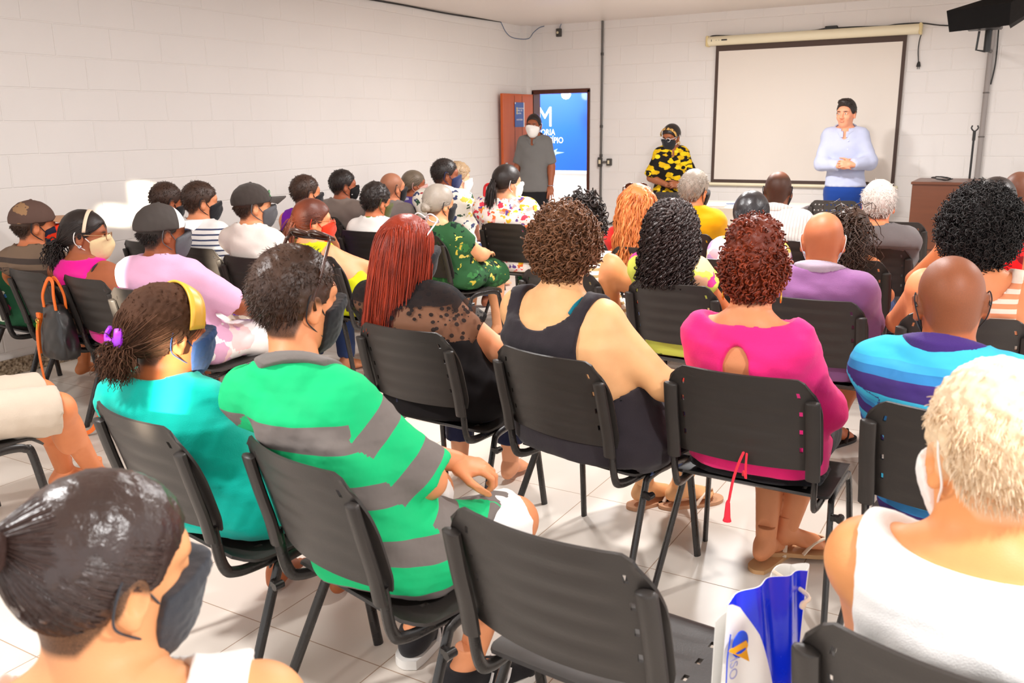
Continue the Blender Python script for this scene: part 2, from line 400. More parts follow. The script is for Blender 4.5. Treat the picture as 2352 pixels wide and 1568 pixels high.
# glowing globe added in place of a lamp's reflection in the glossy sign
p = aty(1300, 216, 10.9)
cl = thing('reflection_globe', 'glowing globe standing in for a lamp reflection on the blue sign', 'lamp', (p[0], 10.9, 0))
uv = MB().lathe([(.001, p[2]-.065), (.035, p[2]-.058), (.058, p[2]-.03), (.065, p[2]), (.058, p[2]+.03), (.03, p[2]+.06), (.02, p[2]+.075)], 20)
uv.build('globe', emit('reflection_glow', (1, .98, .95, 1), 9), cl, smooth=True)
MB().tube([(0, 0, p[2]+.07), (0, 0, ZC)], .012, 8).build('rod', plain('globe_rod', C(220, 220, 220), .5), cl)
# ceiling lamps of the room (only a glow of the nearest row reaches the picture's top edge)
lampm = emit('ceiling_lamp_glow', (1, .95, .88, 1), 6); lampb = plain('lamp_base', C(235, 232, 228), .5)
for i, (x, y, pw) in enumerate(LAMPS):
    o = thing('ceiling_lamp', 'round white lamp under the ceiling', 'lamp', (x, y, 0), group='round ceiling lamps')
    MB().lathe([(.07, ZC), (.07, ZC-.03), (.05, ZC-.045)], 20).build('base', lampb, o, smooth='auto')
    MB().lathe([(.045, ZC-.045), (.06, ZC-.07), (.055, ZC-.10), (.03, ZC-.118), (.002, ZC-.12)], 20).build('bulb', lampm, o, smooth=True)
# ---------------------------------------------------------------- wall fittings
pvc = plain('grey_conduit', C(96, 92, 88), .45); pvd = plain('dark_box', C(62, 58, 54), .5)
tube = thing('conduit', 'grey vertical conduit pipe running down the front wall beside the doorway', 'pipe', (0, 0, 0))
a = aty(1384, 48, YF-.02); b = aty(1382.5, 505, YF-.02); c = aty(1386, 513, YF-.02); d = aty(1460, 520, YF-.02)
MB().tube(smoothline([(a[0], YF-.02, ZC), (a[0], YF-.02, 1.6), (a[0], YF-.02, b[2]+.03), (a[0]+.015, YF-.02, b[2]-.02), (a[0]+.06, YF-.02, b[2]-.04), (a[0]+.9, YF-.02, b[2]-.05)], 5), .0135, 10).build('pipe', pvc, tube, smooth='auto')
for z in (2.25, 1.45, 1.12, .62): MB().tube([(a[0], YF-.02, z), (a[0], YF-.02, z+.03)], .018, 10).build('clip', pvd, tube)
bz = aty(1384, 372, YF-.03)[2]
sw = thing('switch_box', 'dark square switch box branching off the conduit pipe', 'switch', (a[0], YF, bz))
MB().box((-.028, -.06, -.055), (.028, -.0345, .055), bev=.006).build('junction', pvd, sw)
MB().tube([(.028, -.025, 0), (.085, -.025, 0)], .012, 8).build('stub', pvc, sw)
MB().box((.08, -.05, -.04), (.135, -.001, .04), bev=.006).build('housing', pvd, sw); ivory = plain('ivory', C(220, 208, 176), .5)
MB().box((.095, -.054, -.02), (.12, -.05, .02), bev=.002).build('rocker', ivory, sw); MB().box((-.014, -.064, -.02), (.014, -.06, .025), bev=.002).build('cover_plate', ivory, sw)
q = aty(1283.5, 75, YF-.02)
sw2 = thing('wall_sensor', 'small dark box with a round lens high on the front wall', 'sensor', (q[0], YF, q[2]))
MB().box((-.03, -.04, -.045), (.03, 0, .045), bev=.005).build('housing', pvd, sw2)
MB().lathe([(.0, 0), (.014, .0), (.014, .004), (.010, .006)], 14, M=Matrix.Translation((-.006, -.040, 0))@Matrix.Rotation(PI/2, 4, 'X')).build('lens', ivory, sw2)
MB().tube(smoothline([(.01, -.01, .04), (.015, -.012, .07), (.03, -.01, .1)], 4), .004, 6).build('lead', plain('blue_cable', C(70, 95, 130), .5), sw2)
def wire(name, label, pts, r, mat, cat='cable'):
    return tag(MB().tube(smoothline(pts, 8), r, 6).build(name, mat, smooth=True), label, cat)
blk = plain('black_rubber', C(28, 26, 25), .5)
wire('blue_cable', 'thin blue cable sagging from the ceiling across the corner', [atx(1150, 50, XL+.03), atx(1163, 75, XL+.03), atx(1180, 87, XL+.04), (XL+.11, YF-.15, aty(1200, 90, YF-.15)[2]), aty(1225, 75, YF-.03), aty(1238, 64, YF-.03), aty(1250, 60, YF-.03)], .0045, bpy.data.materials['blue_cable'])
wire('ceiling_cable', 'black cable along the top of the left block wall', [(XL+.02, 2., ZC-.012), (XL+.02, 3.5, ZC-.010), (XL+.02, 5, ZC-.014), (XL+.02, 6.4, ZC-.012), (XL+.02, 7.2, ZC-.008), (XL+.02, 8, ZC-.013), atx(1150, 50, XL+.02)], .008, blk)
# ---------------------------------------------------------------- projection screen
ps = thing('projection_screen', 'large pull-down projection screen with a dark border on the front wall', 'screen', (0, YF, 0))
Yc = YF-.06
l0 = aty(1626, 95, Yc); l1 = aty(2115, 66, Yc); zc = (l0[2]+l1[2])/2
cas = plain('screen_case', C(236, 226, 196), .45)
MB().tube([(l0[0], -.055, zc), (l1[0], -.055, zc)], .048, 14, r2=.05).build('case', cas, ps, smooth='auto')
MB().box((l0[0]-.012, -.11, zc-.055), (l0[0]+.012, -.001, zc+.055), bev=.01).box((l1[0]-.012, -.11, zc-.055), (l1[0]+.012, -.001, zc+.055), bev=.01).build('end_cap', plain('screen_cap', C(226, 205, 150), .5), ps)
MB().box((l0[0]+.05, -.107, zc-.008), (l0[0]+.056, -.104, zc+.012)).box((l0[0]+.10, -.107, zc), (l0[0]+.105, -.104, zc+.006)).box((l0[0]+.13, -.107, zc), (l0[0]+.135, -.104, zc+.006)).box((l0[0]+.16, -.1075, zc-.004), (l0[0]+.22, -.104, zc+.010)).build('badge', blk, ps)
x0 = aty(1645, 110, Yc+.03)[0]; x1 = aty(2084, 85, Yc+.03)[0]; zt = zc-.04; zb2 = (aty(1642, 418, Yc+.03)[2]+aty(2057, 427, Yc+.03)[2])/2
MB().box((x0, -.035, zb2), (x1, -.031, zt)).build('fabric', plain('screen_white', C(228, 219, 209), .7), ps)
bd = plain('screen_border', C(74, 56, 48), .7); e = .034
MB().box((x0, -.037, zb2), (x0+e, -.0352, zt)).box((x1-e, -.037, zb2), (x1, -.0352, zt)).box((x0+e, -.037, zt-e-.03), (x1-e, -.0352, zt)).box((x0+e, -.037, zb2), (x1-e, -.0352, zb2+e)).build('border', bd, ps)
MB().tube([(x0-.03, -.033, zb2-.018), (x1+.03, -.033, zb2-.018)], .018, 10).build('bottom_bar', cas, ps, smooth='auto')
y = YF-.02
wire('screen_cable', 'black cable running along the top of the projection screen case', [aty(1629, 88, y), aty(1640, 82, y), aty(1700, 82, y), aty(1800, 77, y), aty(1870, 70, y), aty(1895, 66, y), aty(1960, 62, y), aty(2030, 60, y), aty(2060, 56, y), aty(2113, 53, y), aty(2160, 58, y), aty(2215, 60, y), aty(2280, 66, y)], .006, blk)
p = aty(1910, 65, y)
tag(MB().box((p[0]-.06, y-.03, p[2]-.02), (p[0]+.06, YF-.001, p[2]+.022), bev=.006).build('power_adapter', blk), 'black power adapter above the projection screen', 'adapter')
pg = thing('power_plug', 'black cable with a plug dangling at the right of the screen', 'plug', (0, 0, 0))
MB().tube(smoothline([aty(2114, 56, y-.02), aty(2118, 70, y), aty(2112, 92, y), aty(2109, 115, y), aty(2109.5, 145, y)], 6), .005, 6).build('cord', blk, pg, smooth=True)
p = aty(2109.5, 150, y)
MB().lathe([(.008, .035), (.014, .02), (.02, -.01), (.016, -.014)], 10, M=Matrix.Translation(p)).tube([p+np.array([-.008, 0, -.014]), p+np.array([-.008, 0, -.035])], .003, 6).tube([p+np.array([.008, 0, -.014]), p+np.array([.008, 0, -.035])], .003, 6).build('plug_body', blk, pg)
# grey pipe and the boxy set on its bracket
pp = thing('wall_pipe', 'tall pale grey pipe on the front wall below the black television', 'pipe', (0, 0, 0))
a = aty(2262, 240, YF-.03); pg2 = plain('pale_pvc', C(150, 142, 138), .5)
MB().tube([(a[0], YF-.03, .0), (a[0], YF-.03, 2.34)], .024, 12).build('pipe', pg2, pp, smooth='auto')
for z in (.9, 1.32, 1.72): MB().tube([(a[0], YF-.03, z), (a[0], YF-.03, z+.012)], .0275, 12).build('joint', plain('pipe_joint', C(92, 84, 80), .5), pp)
MB().tube(smoothline([(a[0]+.03, YF-.02, 1.8), (a[0]+.05, YF-.02, 2.), (a[0]+.045, YF-.03, 2.3)], 5), .006, 6).build('cord', blk, pp)
tv = thing('television', 'boxy black television on a bracket high in the far corner', 'television', (0, 0, 0))
yv = 8.35
def tvp(px, py, Y): return aty(px, py, Y)
fl = [tvp(2174, 25, yv), tvp(2180, 74, yv), tvp(2318, 58, yv+.12), tvp(2322, 6, yv+.12)]
bk = [tvp(2196, 20, yv+.5), tvp(2200, 60, yv+.5), tvp(2352, 26, yv+.62), tvp(2352, -30, yv+.62)]
V = np.array(fl+bk)
MB().add(V, [(0, 1, 2, 3), (4, 7, 6, 5), (0, 4, 5, 1), (3, 2, 6, 7), (0, 3, 7, 4), (1, 5, 6, 2)]).build('casing', plain('tv_black', C(14, 12, 12), .8, 0., .2), tv)
ce = V[[0, 1, 2, 3]].mean(0); cb = V.mean(0)
f2 = [tvp(2318, 58, yv+.12), tvp(2370, 25, yv+.35), tvp(2380, -40, yv+.35), tvp(2322, 6, yv+.12)]; b2 = [p+np.array([0, .3, 0]) for p in f2]
MB().add(f2+b2, [(0, 1, 2, 3), (7, 6, 5, 4), (0, 4, 5, 1), (2, 6, 7, 3), (1, 5, 6, 2), (0, 3, 7, 4)]).build('rear_housing', plain('tv_grey', C(26, 22, 20), .8, 0., .2), tv)
cc = (V[1]+V[2]+V[5]+V[6])/4
MB().box(cc+np.array([-.13, -.12, -.045]), cc+np.array([.13, .12, .0]), bev=.008).build('tray', plain('bracket_black', C(26, 24, 24), .4), tv)
bp = plain('bracket_black', C(26, 24, 24), .4)
mb = MB().tube([cc+np.array([.03, .1, -.04]), cc+np.array([.03, .1, -.22])], .028, 10).tube([cc+np.array([.03, .1, -.2]), (a[0]+.0, YF-.05, cc[2]-.16)], .018, 8).tube([cc+np.array([-.04, .08, -.05]), cc+np.array([-.05, .08, -.2]), cc+np.array([.02, .1, -.215])], .009, 8)
mb.build('bracket', bp, tv)
# mic stand
pm0 = aty(2239, 296, 8.9)
ms = thing('microphone_stand', 'thin black microphone stand with an empty clip behind the brown desk', 'stand', (pm0[0], 8.9, 0))
MB().tube([(0, 0, .02), (0, 0, pm0[2]-.08)], .009, 8).build('pole', blk, ms); z = pm0[2]
MB().tube([(0, 0, z-.1), (0, 0, z-.02)], .013, 8).build('collar', blk, ms)
MB().tube(smoothline([(-.02, 0, z+.03), (-.026, 0, z+.005), (0, 0, z-.02), (.026, 0, z+.005), (.02, 0, z+.03)], 5), .006, 6).build('clip', blk, ms)
mb = MB()
for k in range(3): mb.tube([(0, 0, .06), (.2*math.cos(k*2.1), .2*math.sin(k*2.1), .008)], .008, 8)
mb.build('foot', blk, ms)
# brown desk
d0 = aty(2096, 417, 8.15); dkw = wood('desk_wood', C(74, 40, 26), C(108, 62, 40), .35, 0)
dk = thing('desk', 'dark brown wooden desk with a closed front panel at the right end of the room', 'desk', (d0[0], 8.15, 0)); H = d0[2]
MB().box((0, 0, .0), (1.25, .02, H-.02), bev=.002).build('front_panel', dkw, dk)
MB().box((-.01, -.015, H-.022), (1.27, .60, H), bev=.004).build('desktop', dkw, dk)
for x in (0, 1.23): MB().box((x, .02, 0), (x+.02, .58, H-.022), bev=.002).build('side_panel', dkw, dk)
MB().box((0, -.003, .42), (1.25, -.0002, .426)).build('groove', plain('desk_groove', C(40, 22, 14), .6), dk)
k0 = aty(2162, 409, 8.25); pts = []
for i in range(44):
    an = i*.62; pts.append((k0[0]+.085*math.cos(an)*(.8+.2*math.sin(i)), 8.28+.06*math.sin(an), H+.008+.02*abs(math.sin(an*.5+.4))+.0012*(i % 7)))
tag(MB().tube(smoothline(pts, 4), .004, 6).build('coiled_cable', blk, smooth=True), 'loose coil of black cable on the brown desk', 'cable')
# white table with papers
p = atz(1690, 470, .735)
tb = thing('table', 'white table standing in front of the projection screen', 'table', (p[0]+.0, p[1]+.12, 0)); wt = plain('white_laminate', C(238, 230, 220), .4)
MB().box((-.62, -.27, .71), (.62, .3, .735), bev=.004).build('tabletop', wt, tb)
MB().box((-.56, .2, .35), (.56, .215, .71)).build('modesty_panel', wt, tb)
for sx in (-1, 1):
    for sy in (-.22, .25): MB().tube([(sx*.57, sy, 0), (sx*.57, sy, .71)], .016, 8).build('leg', plain('table_leg', C(190, 186, 180), .4, .6), tb)
q = atz(1648, 469, .737)
for i in range(3):
    th = .02+i*.12; M4 = Matrix.Translation((q[0]+.02*i, q[1]+.02*i, .7352+.0022*i))@Matrix.Rotation(th, 4, 'Z')
    tag(MB().box((-.105, -.148, 0), (.105, .148, .002), M=M4).build('paper_sheet', plain('paper', C(248, 246, 244), .7)), 'white sheet of paper in the small pile on the white table', 'paper', 'sheets of paper on the white table')
tag(MB().tube([(q[0]+.09, q[1]-.02, .746), (q[0]+.21, q[1]+.03, .7465)], .005, 8).build('pen', plain('pen_blue', C(60, 80, 120), .4)), 'dark pen lying on the papers on the white table', 'pen')
# red handled trolley beside the far seats
p = aty(1113, 452, 6.9); p2 = aty(1118, 424, 6.9)
rt = thing('folding_trolley', 'folding trolley with a red curved handle beside the far seats', 'trolley', (p[0], 6.9, 0)); zt = p2[2]
gs = plain('trolley_tube', C(150, 150, 155), .35, .7)
for x in (0.02, .15): MB().tube([(x, 0, .02), (x, 0, zt-.08)], .009, 8).build('upright', gs, rt)
MB().tube(smoothline([(0, 0, zt-.13), (.0, 0, zt-.05), (.02, 0, zt-.005), (.08, 0, zt+.005), (.15, 0, zt-.005), (.17, 0, zt-.05), (.17, 0, zt-.13)], 6), .014, 8).build('handle', plain('trolley_red', C(205, 30, 40), .4), rt, smooth=True)
MB().box((-.02, -.2, .0), (.19, .02, .02), bev=.004).build('toe_plate', gs, rt)
# ================================================================ chairs
t = NT('chair_plastic'); n = t.noise(t.coord(), 260, 2); n2 = t.noise(t.coord(), 5, 3)
t.P(Base_Color=t.mix(n2.outputs[0], C(40, 36, 34), C(56, 51, 48)), Roughness=.44); t.b.inputs['Specular IOR Level'].default_value = .45; t.bump(n.outputs[0], .15, .002)
chp = t.m; chm = plain('chair_metal', C(34, 31, 30), .28, 0., .6)
def back_fn(u, v):
    hw = .226-.030*np.clip((v-.62)/.38, 0, 1)**2.2-.012*np.clip((.12-v)/.12, 0, 1)
    x = u*hw; dz = .035*np.clip((abs(u)-.80)/.20, 0, 1)**2*np.clip((v-.5)/.5, 0, 1)
    z = .515+.285*v-dz
    y = -(.236+.062*v+.022*v*v)-.042*(1-u*u)+.0016*np.sin(v*34)*(np.abs(u) < .62)
    return np.stack([x, y, z], -1)
def slots(us, vs, side=(.735, .765), pos=((.80, .86), (.60, .66), (.40, .46), (.20, .26))):
    def keep(u, v):
        return not (side[0] < abs(u) < side[1]+.02 and any(a < v < b for a, b in pos))
    return keep
BU = sorted({round(x, 4) for x in list(np.linspace(-1, 1, 25))+[-.775, -.735, .735, .775]})
BV = sorted({round(x, 4) for x in list(np.linspace(0, 1, 22))+[.20, .26, .40, .46, .60, .66, .80, .86]})
def seat_fn(u, v):
    hw = .232-.03*np.clip((v-.85)/.15, 0, 1)**2-.035*np.clip((.15-v)/.15, 0, 1)**2
    x = u*hw; y = -.205+.425*v
    z = .408-.012*(1-u*u)*np.sin(np.clip(v, 0, 1)*PI)-.045*np.clip((v-.82)/.18, 0, 1)**2+.022*np.clip((.2-v)/.2, 0, 1)**2+.001*np.sin(v*40)*(np.abs(u) < .55)
    return np.stack([x, y, z], -1)
SU = sorted({round(x, 4) for x in list(np.linspace(-1, 1, 21))+[-.68, -.63, .63, .68]})
SV = sorted({round(x, 4) for x in list(np.linspace(0, 1, 20))+[.22, .27, .38, .43, .54, .59, .70, .75]})
def make_chair(name, perforated=False):
    r = thing(name, '', 'chair')
    if perforated:
        gu = [-.78, -.62, -.46, -.30, -.14, .02, .18, .34, .50, .66]; gv = [.12, .30, .48, .66, .84]
        us = sorted({round(x, 4) for x in list(np.linspace(-1, 1, 17))+[g+d for g in gu for d in (0, .055)]}); vs = sorted({round(x, 4) for x in list(np.linspace(0, 1, 12))+[g+d for g in gv for d in (0, .045)]})
        kp = lambda u, v: not (any(g < u < g+.055 for g in gu) and any(g < v < g+.045 for g in gv))
        MB().sheet(back_fn, np.array(us), np.array(vs), kp, .006).build('backrest', chp, r, smooth='auto')
    else:
        MB().sheet(back_fn, np.array(BU), np.array(BV), slots(BU, BV), .0065).build('backrest', chp, r, smooth='auto')
    MB().sheet(seat_fn, np.array(SU), np.array(SV), slots(SU, SV, (.63, .66), ((.22, .27), (.38, .43), (.54, .59), (.70, .75))), .008).build('seat', chp, r, smooth='auto')
    for s in (-1, 1):
        x = s*.205
        MB().tube(smoothline([(x, .12, .382), (x, -.10, .382), (x, -.20, .388), (x*1.01, -.238, .42), (x*1.02, -.258, .53)], 6), .009, 10, r2=.015, up=(s, 0, 0)).build('back_support', chm, r, smooth='auto')
        # plastic sleeve moulded on the panel
        MB().tube(smoothline([(x, -.262, .495), (x, -.274, .56), (x, -.295, .64), (x*.99, -.316, .725), (x*.985, -.319, .742)], 5), [.013]*18+[.012, .010, .006], 10, r2=[.021]*18+[.019, .016, .010], up=(0, -1, .2)).build('sleeve', chp, r, smooth='auto')
        xs = s*.228
        MB().tube(smoothline([(xs, .02, .385), (xs, .09, .385), (xs, .14, .372), (xs*1.02, .163, .33), (xs*1.10, .205, .012), (xs*1.10, .206, .0)], 6), .0095, 10, r2=.0155, up=(s, 0, 0)).build('leg', chm, r, smooth='auto')
        MB().tube(smoothline([(xs, .03, .385), (xs, -.03, .385), (xs, -.085, .372), (xs*1.02, -.112, .33), (xs*1.16, -.255, .012), (xs*1.16, -.256, .0)], 6), .0095, 10, r2=.0155, up=(s, 0, 0)).build('leg', chm, r, smooth='auto')
    MB().tube([(-.23, .07, .382), (.23, .07, .382)], .008, 8).tube([(-.23, -.07, .382), (.23, -.07, .382)], .008, 8).build('crossbar', chm, r, smooth='auto')
    MB().box((.235, -.13, .325), (.262, -.115, .345), bev=.003).tube([(.262, -.135, .335), (.262, -.108, .335)], .011, 10).build('link_bracket', chm, r, smooth='auto')
    return r
def dup(r, label):
    c = r.copy(); COL.objects.link(c); c['label'] = label
    for ch in r.children:
        k = ch.copy(); COL.objects.link(k); k.parent = c
    return c
CH0 = make_chair('stacking_chair'); CHP = make_chair('perforated_chair', True); USED = set()
class Seat: pass
def chair(label, px=None, az=0., pos=None, proto=None, z=.80, edge=0., grp='black plastic stacking chairs'):
    """px: pixel of the middle of the backrest's top edge (edge=-1/+1: of its left/right corner); pos: world x,y of it"""
    proto = proto or CH0
    a = math.radians(az); f = np.array([math.sin(a), math.cos(a)]); r = np.array([f[1], -f[0]])
    b = atz(px[0], px[1], z)[:2]-r*edge*.20 if px is not None else np.array(pos, float)
    o = proto if proto not in USED else dup(proto, label); USED.add(proto); o['label'] = label; o['group'] = grp
    c = b+f*.315; o.location = (c[0], c[1], 0); o.rotation_euler = (0, 0, -a)
    s = Seat(); s.az = az; s.f = f; s.r = r; s.back = b; s.c = c; s.hip = c-f*.075; s.o = o
    return s
# ================================================================ distance-field modelling of people
f32 = np.float32
def axis(lo, hi, h, fine=None):
    """grid axis with spacing h, refined to hf inside fine=(a,b,hf)"""
    if fine is None: return np.linspace(lo, hi, max(3, int(round((hi-lo)/h))+1)).astype(f32)
    a, b, hf = fine; a = max(a, lo); b = min(b, hi); out = []
    if a > lo+1e-4: out.append(np.linspace(lo, a, max(2, int(math.ceil((a-lo)/h))+1))[:-1])
    out.append(np.linspace(a, b, max(2, int(math.ceil((b-a)/hf))+1)))
    if b < hi-1e-4: out.append(np.linspace(b, hi, max(2, int(math.ceil((hi-b)/h))+1))[1:])
    return np.concatenate(out).astype(f32)
def smin(a, b, k):
    if k <= 0: return np.minimum(a, b)
    h = np.maximum(k-np.abs(a-b), 0)/k
    return np.minimum(a, b)-h*h*k*.25
class Field:
    def __init__(s, xs, ys, zs):
        s.ax = (xs, ys, zs); s.D = np.full((len(xs), len(ys), len(zs)), .12, f32)
    def sub(s, lo, hi):
        sl = []
        for a, l, h in zip(s.ax, lo, hi):
            i = np.searchsorted(a, l); j = np.searchsorted(a, h); sl.append(slice(max(0, i-1), min(len(a), j+1)))
        X = s.ax[0][sl[0]][:, None, None]; Y = s.ax[1][sl[1]][None, :, None]; Z = s.ax[2][sl[2]][None, None, :]
        return tuple(sl), X, Y, Z
    def add(s, p, k=.02, mode='u', infl=0.):
        mg = .07+abs(infl); sl, X, Y, Z = s.sub(p.lo-mg, p.hi+mg)
        if 0 in s.D[sl].shape: return s
        d = p(X, Y, Z)-infl; o = s.D[sl]
        if mode == 'u': s.D[sl] = smin(o, d, k)
        elif mode == 's': s.D[sl] = -smin(-o, d, k)      # o minus p
        return s
    def clip(s, fn):
        X, Y, Z = s.ax[0][:, None, None], s.ax[1][None, :, None], s.ax[2][None, None, :]
        s.D = np.maximum(s.D, fn(X, Y, Z).astype(f32)); return s
    def warp(s, fn):
        X, Y, Z = s.ax[0][:, None, None], s.ax[1][None, :, None], s.ax[2][None, None, :]
        m = np.abs(s.D) < .06; Xf, Yf, Zf = np.broadcast_arrays(X, Y, Z); s.D[m] += fn(Xf[m], Yf[m], Zf[m]).astype(f32); return s
    def mesh(s, smooth=1):
        return nets(s.D, *s.ax, smooth=smooth)
EDG = [((0, 0, 0), (1, 0, 0)), ((0, 1, 0), (1, 1, 0)), ((0, 0, 1), (1, 0, 1)), ((0, 1, 1), (1, 1, 1)), ((0, 0, 0), (0, 1, 0)), ((1, 0, 0), (1, 1, 0)),
       ((0, 0, 1), (0, 1, 1)), ((1, 0, 1), (1, 1, 1)), ((0, 0, 0), (0, 0, 1)), ((1, 0, 0), (1, 0, 1)), ((0, 1, 0), (0, 1, 1)), ((1, 1, 0), (1, 1, 1))]
def nets(D, xs, ys, zs, smooth=1):
    D[0] = D[-1] = .1; D[:, 0] = D[:, -1] = .1; D[:, :, 0] = D[:, :, -1] = .1
    S = D < 0; n = np.zeros(tuple(q-1 for q in D.shape), np.int8)
    for dx in (0, 1):
        for dy in (0, 1):
            for dz in (0, 1): n += S[dx:D.shape[0]-1+dx, dy:D.shape[1]-1+dy, dz:D.shape[2]-1+dz]
    I, J, K = np.nonzero((n > 0) & (n < 8))
    if len(I) == 0: return np.zeros((0, 3)), np.zeros((0, 4), np.int32)
    vid = np.full(n.shape, -1, np.int32); vid[I, J, K] = np.arange(len(I))
    acc = np.zeros((len(I), 3), f32); cnt = np.zeros(len(I), f32)
    for a, b in EDG:
        da = D[I+a[0], J+a[1], K+a[2]]; db = D[I+b[0], J+b[1], K+b[2]]; cr = (da < 0) != (db < 0)
        t = np.where(cr, da/np.where(cr, da-db, 1), 0); A = np.array(a, f32); B = np.array(b, f32)
        acc += (A+(B-A)*t[:, None])*cr[:, None]; cnt += cr
    p = acc/cnt[:, None]
    V = np.stack([xs[I]+p[:, 0]*(xs[I+1]-xs[I]), ys[J]+p[:, 1]*(ys[J+1]-ys[J]), zs[K]+p[:, 2]*(zs[K+1]-zs[K])], 1)
    Fs = []
    for ax in range(3):
        sa = [slice(1, -1)]*3; sb = [slice(1, -1)]*3; sa[ax] = slice(0, -1); sb[ax] = slice(1, None)
        A = S[tuple(sa)]; e = np.argwhere(A != S[tuple(sb)])
        if len(e) == 0: continue
        ins = A[tuple(e.T)]; off = np.ones(3, int); off[ax] = 0; e = e+off
        o1, o2 = [(1, 2), (2, 0), (0, 1)][ax]; q = []
        for d1, d2 in ((1, 1), (0, 1), (0, 0), (1, 0)):
            c = e.copy(); c[:, o1] -= d1; c[:, o2] -= d2; q.append(vid[tuple(c.T)])
        q = np.stack(q, 1); q[~ins] = q[~ins][:, ::-1]; Fs.append(q)
    F = np.concatenate(Fs)
    for _ in range(smooth):
        a = F.ravel(); b = np.roll(F, -1, 1).ravel(); num = np.zeros_like(V); ct = np.bincount(a, minlength=len(V))+np.bincount(b, minlength=len(V))
        for i in range(3): num[:, i] = np.bincount(a, V[b, i], len(V))+np.bincount(b, V[a, i], len(V))
        V = V*.4+.6*num/np.maximum(ct, 1)[:, None]
    return V, F
class Prim:
    def __init__(s, fn, lo, hi): s.fn = fn; s.lo = np.array(lo); s.hi = np.array(hi)
    def __call__(s, X, Y, Z): return s.fn(X, Y, Z)
def cone(a, b, ra, rb, cut=None):
    """capsule with two radii; cut=True ends it flat at b"""
    a = np.array(a, float); b = np.array(b, float); ba = b-a; L2 = ba@ba+1e-9; L = math.sqrt(L2); u = ba/L; r = max(ra, rb)
    a = a.astype(f32); bf = ba.astype(f32)
    def fn(X, Y, Z):
        px, py, pz = X-a[0], Y-a[1], Z-a[2]; dt = px*bf[0]+py*bf[1]+pz*bf[2]; h = np.clip(dt/f32(L2), 0, 1)
        d = np.sqrt((px-bf[0]*h)**2+(py-bf[1]*h)**2+(pz-bf[2]*h)**2)-(ra+(rb-ra)*h)
        if cut: d = np.maximum(d, dt/f32(L)-f32(L))
        return d
    return Prim(fn, np.minimum(a, b)-r, np.maximum(a, b)+r)
def ell(c, r, R=None):
    c = np.array(c, float); r = np.array(r, float); Rm = np.eye(3) if R is None else np.array(R)
    Q = Rm.T.astype(f32); c32 = c.astype(f32); r32 = r.astype(f32)
    def fn(X, Y, Z):
        px, py, pz = X-c32[0], Y-c32[1], Z-c32[2]
        if R is not None:
            px, py, pz = (Q[0, 0]*px+Q[0, 1]*py+Q[0, 2]*pz, Q[1, 0]*px+Q[1, 1]*py+Q[1, 2]*pz, Q[2, 0]*px+Q[2, 1]*py+Q[2, 2]*pz)
        k0 = np.sqrt((px/r32[0])**2+(py/r32[1])**2+(pz/r32[2])**2); k1 = np.sqrt((px/r32[0]**2)**2+(py/r32[1]**2)**2+(pz/r32[2]**2)**2)
        return k0*(k0-1)/np.maximum(k1, 1e-5)
    m = r if R is None else np.full(3, r.max())
    return Prim(fn, c-m, c+m)
def loft(zs, cx, cy, A, B, p=2.3):
    """upright body of elliptical sections: arrays over height"""
    zs = np.array(zs, float); lo = (np.min(np.array(cx)-A), np.min(np.array(cy)-B), zs[0]); hi = (np.max(np.array(cx)+A), np.max(np.array(cy)+B), zs[-1])
    def fn(X, Y, Z):
        zf = Z.ravel(); cxx = np.interp(zf, zs, cx).reshape(Z.shape); cyy = np.interp(zf, zs, cy).reshape(Z.shape)
        a = np.interp(zf, zs, A).reshape(Z.shape); b = np.interp(zf, zs, B).reshape(Z.shape)
        x = np.abs(X-cxx)/a; y = np.abs(Y-cyy)/b; k0 = (x**p+y**p)**(1/p)+1e-6
        d = (k0-1)*np.minimum(a, b)*np.where(k0 > 1, 1., 1.)
        dz = np.maximum(zs[0]-Z, Z-zs[-1])
        return np.where(dz > 0, np.sqrt(np.maximum(d, 0)**2+dz*dz), d).astype(f32)
    return Prim(fn, lo, hi)
RNG = np.random.default_rng(7)
NK = RNG.normal(size=(14, 3)); NK /= np.linalg.norm(NK, axis=1)[:, None]; NP = RNG.uniform(0, 6.28, 14)
def wob(X, Y, Z, wl, seed=0):
    """smooth pseudo noise, -1..1, wavelength wl"""
    s = 0; g = 2*PI/wl
    for i in range(5):
        k = NK[(i+seed) % 14]*g*(1+.25*i); s = s+np.sin(k[0]*X+k[1]*Y+k[2]*Z+NP[(i*3+seed) % 14])
    return s*.3
def rotm(az=0, pitch=0, roll=0):
    """az clockwise from +Y, pitch down positive, roll to the right positive (degrees)"""
    a, p, r = (math.radians(v) for v in (az, pitch, roll)); c, s = math.cos, math.sin
    Rz = np.array([[c(a), s(a), 0], [-s(a), c(a), 0], [0, 0, 1]]); Rx = np.array([[1, 0, 0], [0, c(p), s(p)], [0, -s(p), c(p)]])
    Ry = np.array([[c(r), 0, s(r)], [0, 1, 0], [-s(r), 0, c(r)]]); return Rz@Rx@Ry
def xf(p, R, c, sc=1.):
    """primitive moved by rotation R, scale and translation c"""
    Q = (R.T/sc).astype(f32); R = R*sc; c32 = np.array(c).astype(f32); co = np.array([[(p.lo, p.hi)[i][0], (p.lo, p.hi)[j][1], (p.lo, p.hi)[k][2]] for i in (0, 1) for j in (0, 1) for k in (0, 1)])@R.T+c
    def fn(X, Y, Z):
        px, py, pz = X-c32[0], Y-c32[1], Z-c32[2]
        return p(Q[0, 0]*px+Q[0, 1]*py+Q[0, 2]*pz, Q[1, 0]*px+Q[1, 1]*py+Q[1, 2]*pz, Q[2, 0]*px+Q[2, 1]*py+Q[2, 2]*pz)*sc
    return Prim(fn, co.min(0), co.max(0))
